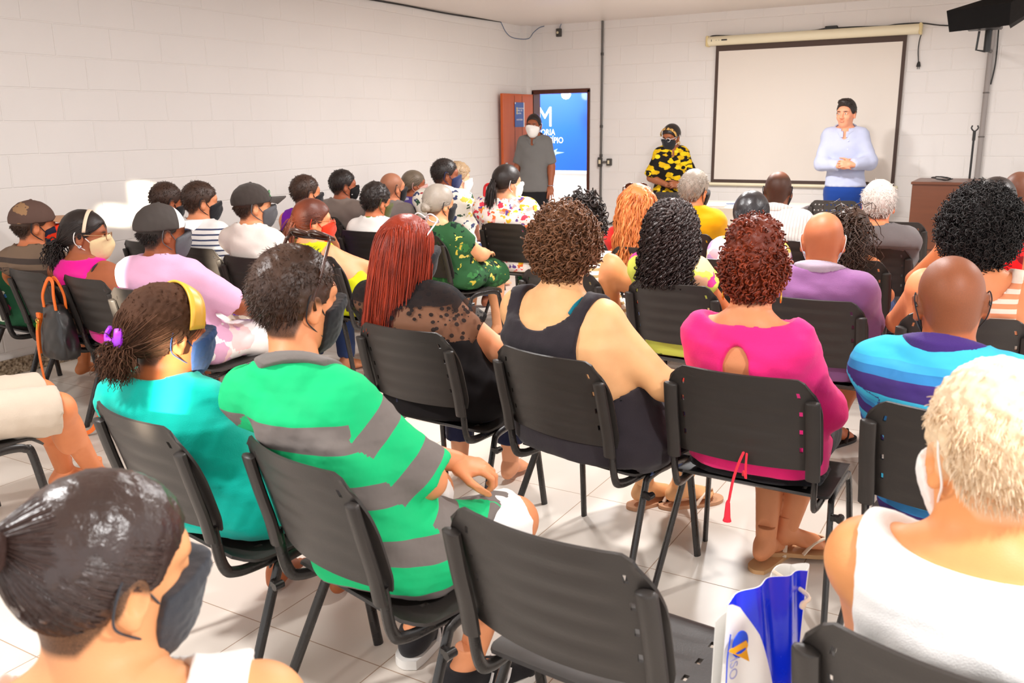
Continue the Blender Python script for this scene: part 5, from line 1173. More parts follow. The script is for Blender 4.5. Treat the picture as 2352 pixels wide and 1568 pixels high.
P('p42', 'woman in a bright pink blouse with a keyhole back', (1737, 497), 2.55, hv=4, pitch=2, seat=S['p42'], skinc=TAN, sex='f', W=.185, hair=('curly', dict(th=.008, na=.006, n=1500, len=.022, amp=.006, tpm=40, nape=-.085, top=.03, htop=.055, extra=(ell((0, -.02, .125), (.072, .085, .055)),), blobs=(((0, -.02, .125), (.074, .087, .057), 800),), w=.0034)), hairm=AUB,
  shirt=dict(kind='long', sl=1.45, mat=pinkb, neck='boat', cut=[((0, -.115, -.135), (.042, .07, .085))], drop=.048, infl=.018, flare=.012), lower=dict(mat=blackc, kind='skirt', len=.9), arms=('lap', 'lap'), extra=x42,
  legs=(((-.06, .38, .46), (-.015, .21, .10), 10), ((.10, .38, .46), (.03, .30, .115), 62)), shoes=dict(kind='flip', mat=plain('sandal_tan', C(206, 160, 112), .6), strap=plain('sandal_cream', C(232, 214, 190), .6)))
tank = cloth('tank_black', C(48, 42, 48), var=.15)
def x19(I):
    m = MB(); N, Sx = I['N'], I['S'][1]
    p = [N+np.array([.105, -.075, -.035]), N+np.array([.108, -.05, -.012]), N+np.array([.110, -.015, .004])]
    m.tube(smoothline(p, 5), .004, 6, r2=.014, up=(1, 0, .3)); m.build('strap', plain('strap_teal', C(0, 128, 150), .6), I['root'], smooth='auto')
    m = MB().tube(smoothline([N+np.array([-.05, -.108, -.082]), N+np.array([0, -.118, -.09]), N+np.array([.05, -.108, -.082])], 6), .003, 6, r2=.009); m.build('under_top', plain('neon_yellow', C(230, 226, 40), .6), I['root'], smooth='auto')
P('p19', 'curly brown-haired woman in a black tank top', (1297, 462), 2.50, hv=14, pitch=2, neck=(0, -.03, -.14), seat=S['p19'], skinc=C(242, 186, 132), sex='f', W=.235, fat=1.42, hair=('curly', dict(th=.018, na=.007, n=1900, len=.036, amp=.009, tpm=36, nape=-.10, side=-.02, top=.016, htop=.040, w=.0030)), hairm=MBR,
  shirt=dict(kind='tank', mat=tank, neck='deep', drop=.10, infl=.013, hole=0.), lower=dict(mat=denim, len=1.6), arms=(((-.22, .22, .66), (-.9, -.3, -.5)), ((.24, .20, .64), (.9, -.3, -.6))), extra=x19,
  legs=(((-.12, .42, .45), (-.13, .52, .10), 20), ((.16, .42, .45), (-.02, .60, .10), 30)), shoes=dict(kind='flip', mat=plain('sandal_beige', C(206, 156, 120), .6), strap=plain('sandal_white', C(228, 206, 186), .6)))
t = NT('lace_black'); v = t.coord(); vo = t.n('TexVoronoi', {'Vector': t.n('Mapping', {'Vector': v, 'Scale': (38, 38, 44)}).outputs[0], 'Scale': 1.}); u = t.attr('u').outputs['Fac']
nz = t.noise(v, 30, 2); mk1 = t.math('LESS_THAN', t.math('ADD', vo.outputs['Distance'], t.math('MULTIPLY', nz.outputs[0], .2)), .46); bandm = t.math('GREATER_THAN', t.math('ADD', u, t.math('MULTIPLY', nz.outputs[0], .02)), .185); b2 = t.math('LESS_THAN', t.math('ADD', u, t.math('MULTIPLY', nz.outputs[0], .02)), .062)
a = t.math('MAXIMUM', t.math('MAXIMUM', t.math('MULTIPLY', mk1, .94), bandm), t.math('MULTIPLY', b2, .9)); t.P(Base_Color=C(24, 21, 23), Roughness=.85, Alpha=t.math('MAXIMUM', a, .52)); t.b.inputs['Specular IOR Level'].default_value = .2; lace = t.m
P('p18', 'red-haired woman in a black lace top with glasses on her head', (935, 487), 2.60, hv=50, pitch=4, baz=-12, seat=S['p18'], skinc=C(236, 168, 128), sex='f', W=.205, fat=1.25, hair=('long', dict(len=.24, n=4200, htop=.02, grav=.45, part=.02, w=.0021, th=.012)), hairm=RED,
  shirt=dict(kind='tee', mat=lace, sl=.55, neck='crew', drop=.08, infl=.012, flare=.02), lower=dict(mat=navy, len=1.75), mask=MBLK, arms=('lap', ((.12, .26, .64), (.9, -.3, -.6))),
  glasses=dict(mat=plain('glasses_white', C(230, 230, 232), .3), tilt=.75, up=.03, y=.125, big=1.15, r=.003))
# ---------------------------------------------------------------- right block
purp = cloth('polo_purple', C(140, 92, 142))
P('p26', 'bald man in a faded purple polo shirt', (1895, 487), 3.70, hv=0, pitch=6, seat=S['p26'], skinc=C(198, 116, 74), W=.215, fat=1.12, hair=None, scalp='faint', scalpc=C(150, 110, 90), stub=.4,
  shirt=dict(mat=purp, sl=.8, neck='high', collar=cloth('collar_lilac', C(176, 160, 176)), infl=.017, drop=.10), lower=dict(mat=cloth('shorts_yellow', C(226, 206, 120)), len=1.05), mask=(mk('surgical', C(190, 220, 236)), MWHT), legs=(((-.11, .40, .46), (-.11, .37, .09), -6), ((.12, .40, .46), (.03, .32, .10), 20)), shoes=dict(kind='flip', mat=plain('sandal_black', C(34, 30, 30), .6)))
limef = floral('dress_lime_floral', C(216, 222, 96), [(9, .40, [C(150, 160, 40), C(246, 214, 150), C(120, 140, 50)], .35), (8, .36, [C(236, 40, 130), C(216, 222, 96), C(240, 70, 150), C(246, 190, 150)], 1.)], .03)
P('p22', 'woman with long black ringlets in a lime floral dress', (1545, 445), 3.80, hv=4, pitch=4, seat=S['p22'], skinc=C(198, 112, 66), sex='f', W=.185, hair=('long', dict(len=.215, n=2300, htop=.035, th=.014, out=.07, grav=.24, lift=.30, curl=(.010, 24, 1), w=.0044, seg=34, part=0.)), hairm=hairmat('hair_ringlet_black', C(14, 9, 9), C(54, 36, 32)),
  shirt=dict(kind='cap', mat=limef, neck='boat', drop=.12, infl=.016, name='dress'), lower=dict(mat=navy), arms=('lap', 'lap'))
stripet = stripes('top_white_gold_stripe', [(0., C(246, 240, 228)), (.6, C(196, 168, 116))], .032)
P('p20', 'woman in a striped sleeveless top behind the curly brown hair', (1335, 450), 3.90, hv=10, seat=S['p20'], skinc=C(232, 158, 108), sex='f', W=.235, fat=1.3, hair=('curly', dict(th=.014, n=700, len=.06, amp=.012, tpm=30, top=.014, htop=.03)), hairm=BLK, shirt=dict(kind='tank', mat=stripet, neck='tank'), lower=dict(mat=denim), mask=MBLK, arms=('lap', ((.26, .18, .66), (.9, -.3, -.5))))
P('p21', 'woman with long wavy copper hair and a red top', (1464, 420), 4.85, hv=-4, pitch=3, seat=S['p21'], skinc=LIGHT, sex='f', W=.185, hair=('long', dict(len=.33, n=1500, htop=.022, th=.018, out=.06, wave=.2, grav=.3, w=.0040, seg=26, curl=(.006, 9, 1))), hairm=ORA, shirt=dict(kind='tee', mat=cloth('top_red', C(222, 44, 40)), sl=.6), lower=dict(mat=denim), glasses=dict(mat=sung, lens=lensm, tilt=.75, up=.035, y=.125, name='sunglasses', big=1.2, r=.0035))
P('p23', 'grey-haired man in a yellow shirt', (1597, 390), 5.60, hv=28, pitch=4, seat=S['p23'], skinc=TAN, W=.215, hair=('crop', dict(th=.013, len=.02, top=.01, htop=.018)), hairm=GRY, shirt=dict(mat=cloth('shirt_yellow', C(250, 182, 8)), sl=.85, neck='crew', infl=.018), lower=dict(mat=denim), mask=MBLK)
pastel = floral('blouse_pastel', C(246, 236, 228), [(18, .48, [C(244, 176, 186), C(240, 216, 110), C(204, 160, 206)], .7)], .03)
greyprint = floral('skirt_grey_print', C(112, 96, 90), [(22, .34, [C(236, 228, 222), C(176, 60, 60), C(40, 34, 36)], .6)], .02)
P('p24', 'woman with smooth black hair in a pale pastel blouse', (1730, 438), 4.60, hv=24, pitch=3, seat=S['p24'], skinc=TAN, sex='f', W=.20, fat=1.1, hair=('slick', dict(th=.013, tie=(0, -.12, -.03), htop=.014, bun=((0, -.125, -.035), .035))), hairm=hairmat('hair_jet', C(10, 9, 11), C(48, 44, 48), .3, .6), shirt=dict(kind='tee', mat=pastel, sl=.7, neck='crew', infl=.018), lower=dict(mat=greyprint, kind='skirt', len=.95), mask=MWHT)
pin = stripes('shirt_pinstripe', [(0., C(240, 234, 228)), (.78, C(206, 196, 194))], .017, vertical=True)
P('p25', 'balding man in a pinstriped white shirt', (1790, 393), 5.50, hv=8, pitch=4, seat=S['p25'], skinc=C(134, 80, 54), W=.22, fat=1.1, hair=None, scalp='crownbald', scalpc=C(38, 28, 24), stub=.8, shirt=dict(mat=pin, sl=.95, neck='high', collar=pin, infl=.018), lower=dict(mat=greyc), mask=MBLK)
P('p27', 'girl with a curly ponytail held by a purple hair tie', (1962, 475), 4.80, hv=14, pitch=2, seat=S['p27'], skinc=HONEY, sex='f', W=.165, hs=.94, hair=('slick', dict(th=.016, tie=(.0, -.12, .05), htop=.02, pony=dict(n=1900, len=.31, dir=(.12, -.8, -.2), spread=.62, grav=.24, w=.0036, curl=(.016, 22, 1)))), hairm=DBR, shirt=dict(kind='tank', mat=cloth('top_gold_black', C(96, 84, 56)), neck='tank'), lower=dict(mat=denim),
  extra=lambda I: hl(MB().tube([np.array([.016*math.cos(a), -.135, .055+.016*math.sin(a)]) for a in np.linspace(0, 6.28, 16, endpoint=False)], .007, 8, closed=True), I, 'hair_tie', plain('tie_purple', C(150, 36, 170), .5), I['root'], True))
P('p28', 'white-haired man in a plain grey shirt', (2022, 415), 5.30, hv=-2, pitch=4, seat=S['p28'], skinc=C(232, 138, 92), W=.225, fat=1.08, hair=('crop', dict(th=.014, len=.02, top=.012, htop=.02)), hairm=WHT, shirt=dict(mat=cloth('shirt_dark_grey', C(108, 102, 102)), sl=.85, infl=.018), lower=dict(mat=navy))
ostr = stripes('top_orange_stripe', [(0., C(248, 226, 208)), (.48, C(238, 152, 108))], .034)
P('p29', 'woman with a big black afro in an orange striped tank top', (2262, 430), 3.60, hv=-4, pitch=4, seat=S['p29'], skinc=C(228, 146, 98), sex='f', W=.225, fat=1.3, hair=('curly', dict(th=.044, na=.008, n=4200, len=.042, amp=.007, tpm=46, nape=-.12, side=-.06, top=.02, htop=.060, w=.0020, grav=.02, out=.3)), hairm=hairmat('hair_afro', C(10, 8, 8), C(34, 27, 26), .6), shirt=dict(kind='tank', mat=ostr, neck='deep', hole=0.), lower=dict(mat=denim), arms=(((-.16, .26, .63), (-.9, -.3, -.5)), 'lap'))
redf = floral('dress_red_floral', C(222, 20, 24), [(14, .30, [C(244, 214, 190), C(236, 120, 80), C(120, 10, 20)], .9)], .02)
P('p30', 'woman in a red floral dress half hidden by the afro', (2292, 406), 4.60, hv=0, seat=S['p30'], skinc=C(206, 122, 78), sex='f', W=.22, fat=1.25, hair=('slick', dict(th=.014, htop=.016)), hairm=BLK, shirt=dict(kind='tank', mat=redf), lower=dict(mat=redf, kind='skirt', len=.95), arms=(((-.20, .24, .66), (-.9, -.3, -.5)), 'lap'))
P('p31', 'man with cropped brown hair at the right edge in a bluish shirt', (2345, 394), 5.60, hv=0, seat=S['p31'], skinc=C(190, 116, 80), W=.21, hair=None, scalpc=C(60, 40, 30), stub=.8, shirt=dict(mat=floral('shirt_bluish', C(96, 96, 128), [(30, .4, [C(60, 60, 96), C(150, 150, 176)], .5)]), sl=.9), lower=dict(mat=navy))
# ---------------------------------------------------------------- left block
camo = floral('cap_camo', C(92, 70, 62), [(16, .5, [C(60, 44, 42), C(150, 116, 84), C(92, 70, 62)], .8)], .05)
brst = stripes('shirt_brown_stripe', [(0., C(122, 100, 82)), (.5, C(70, 58, 52))], .055)
mredblk = floral('mask_red_black', C(222, 52, 22), [(11, .42, [C(34, 34, 52), C(34, 34, 52)], .7)], .02)
P('p1', 'woman in a floral dress cut off by the left edge', (-60, 480), 2.78, hv=60, seat=S['p1'], skinc=HONEY, sex='f', W=.205, fat=1.25, hair=('slick', dict(th=.014)), hairm=DBR, shirt=dict(kind='tee', sl=.4, mat=floral('dress_mixed_floral', C(40, 90, 60), [(15, .5, [C(70, 130, 200), C(226, 230, 214), C(60, 150, 70), C(206, 40, 110), C(120, 170, 110)], .8)], .03), drop=.15, name='dress'), lower=dict(kind='skirt', mat=MATS['dress_mixed_floral'], len=1.), arms=('lap', ((.24, .2, .72), (.9, -.2, -.5))))
P('p2', 'man in a camouflage cap and brown striped shirt', (72, 460), 2.75, hv=78, pitch=4, baz=-12, seat=S['p2'], skinc=C(204, 122, 80), W=.20, hair=('crop', dict(th=.005)), hairm=DBR, shirt=dict(mat=brst, sl=.9, infl=.017), lower=dict(mat=denim), mask=(mredblk, MBLK), cap=dict(mat=camo, vmat=cloth('cap_tan', C(176, 132, 100)), tilt=10))
mag = cloth('top_magenta', C(236, 20, 150))
wprint = floral('trousers_white_print', C(238, 228, 218), [(24, .30, [C(226, 60, 60), C(60, 60, 70), C(90, 130, 170)], .3)], .02)
def x3(I):
    band(I, plain('headband_beige', C(226, 204, 176), .5), .008, .012, .012, (.091, .113, .105), t=.004); ring(I, (.081, -.012, -.046), .006, .004, silver); ring(I, (-.081, -.012, -.046), .006, .004, silver)
    N = I['N']; m = MB().tube(smoothline([N+np.array([.125, -.10, -.19]), N+np.array([.13, -.07, -.03]), N+np.array([.13, -.01, .0])], 6), .0035, 6, r2=.008); m.build('strap', plain('strap_black', C(26, 24, 26), .5), I['root'], smooth='auto')
P('p3', 'woman in a magenta top with glasses and a cream mask', (190, 482), 2.75, hv=104, pitch=4, roll=-2, baz=-12, seat=S['p3'], skinc=C(160, 92, 60), sex='f', W=.205, fat=1.25, hair=('slick', dict(th=.012, tie=(0, -.125, -.04), htop=.012, pony=dict(n=500, len=.14, spread=.5, dir=(0, -.7, -.5), w=.003, curl=(.004, 30, 1)))), hairm=BLK, shirt=dict(kind='tank', mat=mag, neck='crew', hole=-.01), lower=dict(mat=wprint, len=1.4), mask=(MCRM, MWHT), glasses=dict(mat=plain('glasses_gold', C(190, 150, 110), .3, .6)), extra=x3, arms=('lap', ((.2, .27, .62), (.9, -.4, -.5))))
lil = cloth('shirt_lilac', C(226, 172, 204), var=.08); pinkw = floral('shorts_white_pink', C(244, 238, 236), [(7, .46, [C(246, 206, 206), C(238, 226, 206), C(244, 238, 236)], .8)], .04)
mgy = floral('mask_grey_yellow', C(92, 92, 96), [(14, .22, [C(226, 202, 60), C(92, 92, 96)], .8)], .02)
P('p4', 'man in a lilac shirt and a black cap with white front', (365, 467), 2.62, hv=66, pitch=4, seat=S['p4'], baz=-18, skinc=C(146, 78, 46), W=.20, hair=('crop', dict(th=.004)), hairm=BLK, shirt=dict(mat=lil, sl=.85, infl=.018, drop=.10), lower=dict(mat=pinkw, len=1.02, infl=.024, name='shorts'), mask=(mgy, MGRY), cap=dict(mat=two_tone('cap_black_white', C(60, 52, 48), C(236, 232, 228), .042), vmat=cloth('cap_white', C(236, 232, 228)), tilt=10), arms=(((.10, .28, .63), (-.9, -.4, -.5)), ((.26, .26, .62), (.9, -.6, -.6))), hands=('relax', 'curl'),
  legs=(((.06, .38, .56), (.16, .40, .14), 40), ((.25, .34, .475), (.30, .40, .09), 50)), shoes=dict(kind='flip', mat=MATS['sandal_black']))
P('p5', 'man in a white shirt bending his head beside the wall', (378, 420), 3.90, hv=58, pitch=16, seat=S['p5'], skinc=C(170, 96, 60), W=.195, hair=('crop', dict(th=.010)), hairm=DBR, shirt=dict(mat=whitec, sl=.7, infl=.017), lower=dict(mat=denim), mask=MBLK)
nst = stripes('shirt_navy_stripe', [(0., C(246, 244, 242)), (.68, C(64, 72, 104))], .030)
P('p6', 'man in a white shirt with thin navy stripes', (457, 417), 3.80, hv=72, pitch=4, baz=-8, seat=S['p6'], skinc=C(226, 150, 108), W=.205, hair=('crop', dict(th=.009, fore=.058)), hairm=DBR, shirt=dict(mat=nst, sl=.85, infl=.017), lower=dict(mat=denim), mask=MBLK)
P('p7', 'man in a dark cap and plain white shirt', (578, 420), 3.60, hv=74, pitch=2, baz=-4, seat=S['p7'], skinc=C(230, 156, 112), W=.20, hair=('crop', dict(th=.005)), hairm=DBR, shirt=dict(mat=cloth('shirt_offwhite', C(240, 228, 220), var=.05), sl=.8, infl=.017), lower=dict(mat=denim), mask=MGRY, cap=dict(mat=cloth('cap_charcoal', C(62, 54, 50)), tilt=12), extra=lambda I: hl(MB().tube([np.array([.010*math.cos(a)+.030, .083+.0*a, .085+.010*math.sin(a)]) for a in np.linspace(0, 6.28, 14, endpoint=False)], .002, 6, closed=True).tube([(.044, .080, .066), (.030, .090, .062), (.012, .096, .062)], .0028, 6), I, 'printed_mark', plain('mark_green', C(40, 150, 70), .6), I['root'], True))
limec = cloth('top_lime', C(198, 200, 10)); limes = floral('trousers_lime', C(196, 204, 20), [(20, .3, [C(226, 222, 70), C(160, 170, 20)], .5)], .03)
P('p8', 'woman in a lime green top with a red mask', (716, 456), 3.80, hv=76, pitch=4, baz=-4, seat=S['p8'], skinc=C(236, 156, 112), sex='f', W=.20, fat=1.2, hair=('slick', dict(th=.014, tie=(0, -.12, .0), htop=.014, pony=dict(n=500, len=.2, dir=(0, -.6, -.7), spread=.25, w=.003))), hairm=MAH, shirt=dict(kind='tank', mat=limec, neck='crew', hole=.01), lower=dict(mat=limes, len=1.6, infl=.02), mask=MRED, glasses=dict(mat=plain('glasses_copper', C(180, 110, 70), .3, .5)), arms=('lap', ((.15, .36, .60), (.9, -.4, -.6))))
pw = floral('vest_purple_white', C(120, 30, 170), [(6, .50, [C(245, 242, 245), C(120, 30, 170), C(120, 30, 170)], .7)], .01)
P('p9', 'man in a purple and white vest', (700, 402), 4.65, hv=58, pitch=4, baz=-4, seat=S['p9'], skinc=C(228, 148, 104), W=.205, hair=('crop', dict(th=.008)), hairm=DBR, shirt=dict(kind='sleeveless', mat=pw, hole=-.01), lower=dict(mat=denim), mask=MBLK)
P('p10', 'man in a plain grey shirt near the wall with a patterned mask', (787, 390), 5.50, hv=70, pitch=4, baz=-4, seat=S['p10'], skinc=C(172, 100, 68), W=.215, fat=1.05, hair=('crop', dict(th=.009)), hairm=BLK, shirt=dict(mat=cloth('shirt_stone', C(138, 124, 116)), sl=.85, infl=.018), lower=dict(mat=denim), mask=(floral('mask_black_white', C(30, 30, 32), [(34, .34, [C(230, 230, 230), C(30, 30, 32), C(30, 30, 32)], .8)], .02), MBLK))
def x11(I):
    N = I['N']; m = MB(); th = np.linspace(0, 2*PI, 24, endpoint=False); m.tube([N+np.array([.066*math.cos(a), .012+.068*math.sin(a), .012-.022*math.sin(a)]) for a in th], .0055, 6, closed=True); m.build('collar', plain('trim_green', C(84, 160, 30), .7), I['root'], smooth=True)
    m = MB(); yb = I['cy'][6]-I['B'][6]-.020
    m.lathe([(.001, 0), (.026, 0), (.026, .003), (.001, .003)], 16, M=Matrix.Translation((-.02, yb+.002, N[2]-.085))@Matrix.Rotation(PI/2, 4, 'X')); m.build('printed_emblem', plain('emblem_gold', C(214, 186, 50), .7), I['root'])
    MB().tube(smoothline([(-.055, yb+.004, N[2]-.103), (-.02, yb-.001, N[2]-.121), (.015, yb+.004, N[2]-.103)], 5), .002, 6, r2=.008, up=(0, 1, 0)).build('emblem_ribbon', plain('emblem_green', C(60, 120, 60), .7), I['root'])
P('p11', 'boy in a white shirt with a green collar and round emblem', (862, 420), 4.85, hv=50, pitch=10, baz=-8, seat=S['p11'], skinc=C(214, 132, 92), W=.19, hair=('crop', dict(th=.014, top=.012, na=.006, htop=.018)), hairm=BLK, shirt=dict(mat=cloth('shirt_school', C(248, 244, 240), var=.04), sl=.8, infl=.018, drop=.10), lower=dict(mat=greyc), mask=mk('olive', C(90, 92, 50)), extra=x11)
P('p12', 'balding man in a dull grey shirt with a black mask', (900, 397), 5.60, hv=52, pitch=4, baz=-4, seat=S['p12'], skinc=C(224, 146, 108), W=.205, hair=None, scalp='receding', scalpc=C(120, 88, 70), stub=.6, shirt=dict(mat=cloth('shirt_grey_dull', C(140, 130, 126)), sl=.85, infl=.018), lower=dict(mat=denim), mask=MBLK)
purpat = floral('top_purple_pattern', C(96, 80, 160), [(26, .42, [C(46, 40, 90), C(200, 196, 220), C(96, 80, 160)], .5)], .02)
P('p13', 'grey-haired woman in a purple patterned top with a pink mask', (950, 391), 6.60, hv=76, pitch=4, seat=S['p13'], skinc=C(176, 104, 70), sex='f', W=.19, hair=('slick', dict(th=.012, tie=(0, -.12, -.04), htop=.012, bun=((0, -.125, -.045), .03))), hairm=DGR, shirt=dict(kind='tee', mat=purpat, sl=.7, infl=.016), lower=dict(mat=denim), mask=mk('pink_dots', C(240, 190, 180)))
flw = floral('shirt_white_floral', C(246, 242, 230), [(26, .36, [C(60, 90, 70), C(176, 40, 50), C(70, 80, 120), C(226, 210, 90)], .45)], .05)
P('p14', 'tall man in a white shirt with small flowers and a navy mask', (1022, 364), 5.70, hv=72, pitch=4, baz=-6, seat=S['p14'], skinc=C(150, 86, 58), W=.24, fat=1.15, hair=('crop', dict(th=.006)), hairm=BLK, shirt=dict(mat=flw, sl=.85, neck='high', collar=flw, infl=.02, flare=.018), lower=dict(mat=denim), mask=MNAVY)
P('p15', 'woman with short fair hair beyond the tall man', (1052, 372), 6.60, hv=74, pitch=4, seat=S['p15'], skinc=C(238, 176, 142), sex='f', W=.20, fat=1.2, hair=('crop', dict(th=.022, top=.012, na=.006, htop=.028)), hairm=hairmat('hair_fair', C(120, 92, 62), C(206, 176, 140)), shirt=dict(kind='tank', mat=cloth('top_beige', C(226, 206, 190)), hole=-.01), lower=dict(mat=denim), mask=MWHT)
grn = floral('dress_green_gold', C(44, 88, 52), [(26, .42, [C(20, 40, 30), C(60, 120, 66)], .3), (22, .30, [C(206, 186, 70), C(226, 206, 100), C(44, 88, 52)], .35)], .06)
P('p16', 'grey-haired woman in a green and gold patterned dress', (1007, 422), 4.80, hv=50, pitch=6, seat=S['p16'], baz=2, skinc=C(240, 172, 126), sex='f', W=.205, fat=1.3, hair=('slick', dict(th=.016, tie=(0, -.12, -.01), htop=.018, bun=((0, -.115, -.02), .038))), hairm=GRY, shirt=dict(kind='tee', mat=grn, sl=.45, neck='boat', drop=.14, infl=.018, name='dress'), lower=dict(kind='skirt', mat=grn, len=1.05, infl=.02), mask=MBLK, arms=('lap', ((.12, .28, .62), (.9, -.3, -.6))))
wfl = floral('blouse_white_bright_floral', C(248, 238, 230), [(32, .52, [C(240, 120, 60), C(236, 70, 90), C(240, 196, 60), C(246, 170, 160), C(110, 80, 150)], .8)], .04)
P('p17', 'woman in a white blouse with bright flowers and a white mask', (1165, 377), 5.65, hv=56, pitch=4, baz=-10, seat=S['p17'], skinc=C(234, 164, 124), sex='f', W=.235, fat=1.4, hair=('slick', dict(th=.016, tie=(0, -.12, .01), htop=.018, pony=dict(n=400, len=.2, dir=(0, -.5, -.8), spread=.25, w=.004))), hairm=BLK, shirt=dict(kind='tee', mat=wfl, sl=.8, infl=.022, drop=.12, flare=.02), lower=dict(mat=floral('trousers_leaf', C(24, 110, 66), [(18, .4, [C(14, 60, 36), C(60, 160, 100)], .4)], .03)), mask=MWHT)
P('p36', 'man in pale shorts and flip-flops cut off by the left edge', (-330, 640), 1.42, hv=40, seat=S['p36'], skinc=C(222, 140, 92), W=.20, hair=('crop', dict()), hairm=BLK, shirt=dict(mat=greyc, sl=.8), lower=dict(mat=khaki, len=.96, infl=.022, name='shorts'), arms=(((-.24, -.08, .80), (-.5, -1, 0)), ((.24, -.08, .80), (.5, -1, 0))), legs=(((-.06, .42, .47), (-.17, .53, .105), 10), ((.20, .36, .475), (-.06, .60, .105), 36)), shoes=dict(kind='flip', mat=MATS['sandal_black']))
# ---------------------------------------------------------------- standing
SHB = cloth('shirt_pale_blue', C(188, 194, 220), var=.06); blue = cloth('trousers_blue', C(24, 62, 140))
def stand_at(px, py, Y): p = aty(px, py, Y); return (p[0], p[1])
def x40(I):
    N = I['N']; y = I['cy'][6]+I['B'][6]+.016
    m = MB()
    for k in range(7): m.lathe([(.001, 0), (.005, 0), (.005, .002), (.001, .003)], 8, M=Matrix.Translation((0, y-.004+.0*k, N[2]-.10-.075*k))@Matrix.Rotation(-PI/2, 4, 'X'))
    m.build('button', plain('button_white', C(226, 226, 236), .4), I['root'])
P('p40', 'dark-haired man in a pale blue shirt speaking with hands clasped', (1946, 225), 8.85, hv=202, pitch=2, neck=(0, -.03, -.14), stand=stand_at(1943, 400, 8.85), baz=172, skinc=C(232, 162, 128), W=.20, fat=1.06, hair=('crop', dict(th=.007, top=.012, htop=.024, na=.003, fore=.084, side=.03, len=.010, h=.005, extra=(((.008, .040, .112), (.056, .052, .030)),))), hairm=BLK, q=.6, fore=.080,
  shirt=dict(kind='long', sl=1.86, mat=SHB, neck='v', collar=SHB, infl=.016, drop=-.025, fold=.005), lower=dict(mat=blue, len=1.97), arms=(((-.040, .235, 1.10), (-.9, -.5, -.5)), ((.045, .225, 1.09), (.9, -.5, -.5))), hands=(('curl', ((.95, .25, .1), (.1, 1, .4))), ('curl', ((-.95, .25, .1), (-.1, 1, .4)))), shoes=dict(kind='shoe', mat=plain('shoe_black', C(24, 22, 22), .4)), group='people standing at the front', extra=x40)
geo = floral('blouse_yellow_black', C(24, 20, 16), [(28, .72, [C(226, 186, 20), C(24, 20, 16), C(206, 164, 16)], .55), (13, .30, [C(236, 202, 40), C(24, 20, 16)], .8)], .004)
def x41(I):
    band(I, floral('headband_print', C(206, 160, 90), [(60, .4, [C(60, 40, 20)], 1.)]), .012, .045, .018, (.094, .114, .108), t=.004)
    for s in (-1, 1): ring(I, (s*.082, -.008, -.058), .018, .004, gold)
P('p41', 'standing woman in a yellow and black patterned blouse and black mask', (1543, 285), 9.15, hv=215, pitch=14, neck=(0, -.02, -.115), stand=stand_at(1540, 400, 9.2), baz=150, skinc=C(150, 90, 58), sex='f', W=.17, fat=1.05, hair=('crop', dict(th=.016, top=.006, htop=.02, na=.001)), hairm=BLK, shirt=dict(kind='tee', mat=geo, sl=.9, neck='v', collar=geo, infl=.022, drop=-.02, flare=.02), lower=dict(mat=navy, len=1.95), mask=(MBLK, MWHT), glasses=dict(mat=plain('glasses_clear', C(226, 226, 230), .2)), arms=(((-.04, .22, .86), (-.9, -.4, -.5)), ((.05, .20, .85), (.9, -.4, -.5))), hands=(('curl', ((.9, .3, 0), (0, 1, .5))), ('curl', ((-.9, .3, 0), (0, 1, .5)))), shoes=dict(kind='shoe', mat=MATS['shoe_black']), group='people standing at the front', extra=x41)
P('p39', 'standing man in a grey polo shirt and white mask in front of the open door', (1226, 262), 8.95, hv=196, pitch=2, neck=(0, -.03, -.125), stand=stand_at(1226, 400, 8.95), baz=168, skinc=C(158, 92, 62), W=.19, fat=1.06, q=.4, fore=.082, hair=('crop', dict(th=.007, top=.006, fore=.084, side=.03, len=.008)), hairm=BLK, shirt=dict(mat=cloth('polo_grey', C(116, 114, 112)), sl=.85, neck='v', collar=cloth('polo_grey', C(116, 114, 112)), infl=.018, drop=.07), lower=dict(mat=blackc, len=1.97), mask=MWHT, arms=('pocket', 'down'), hands=('flat', 'curl'), shoes=dict(kind='shoe', mat=MATS['shoe_black']), group='people standing at the front',
  extra=lambda I: MB().tube([I['SL'][-1][2]+(I['SL'][-1][1]-I['SL'][-1][2])*.08+np.array([.031*math.cos(a), .031*math.sin(a), 0]) for a in np.linspace(0, 6.28, 14, endpoint=False)], .004, 6, r2=.010, closed=True).build('wristband', silver, I['root'], smooth=True))
# ================================================================ bags and small things
def local_root(name, label, cat, loc, az=0., group=None): return thing(name, label, cat, loc, az, group)
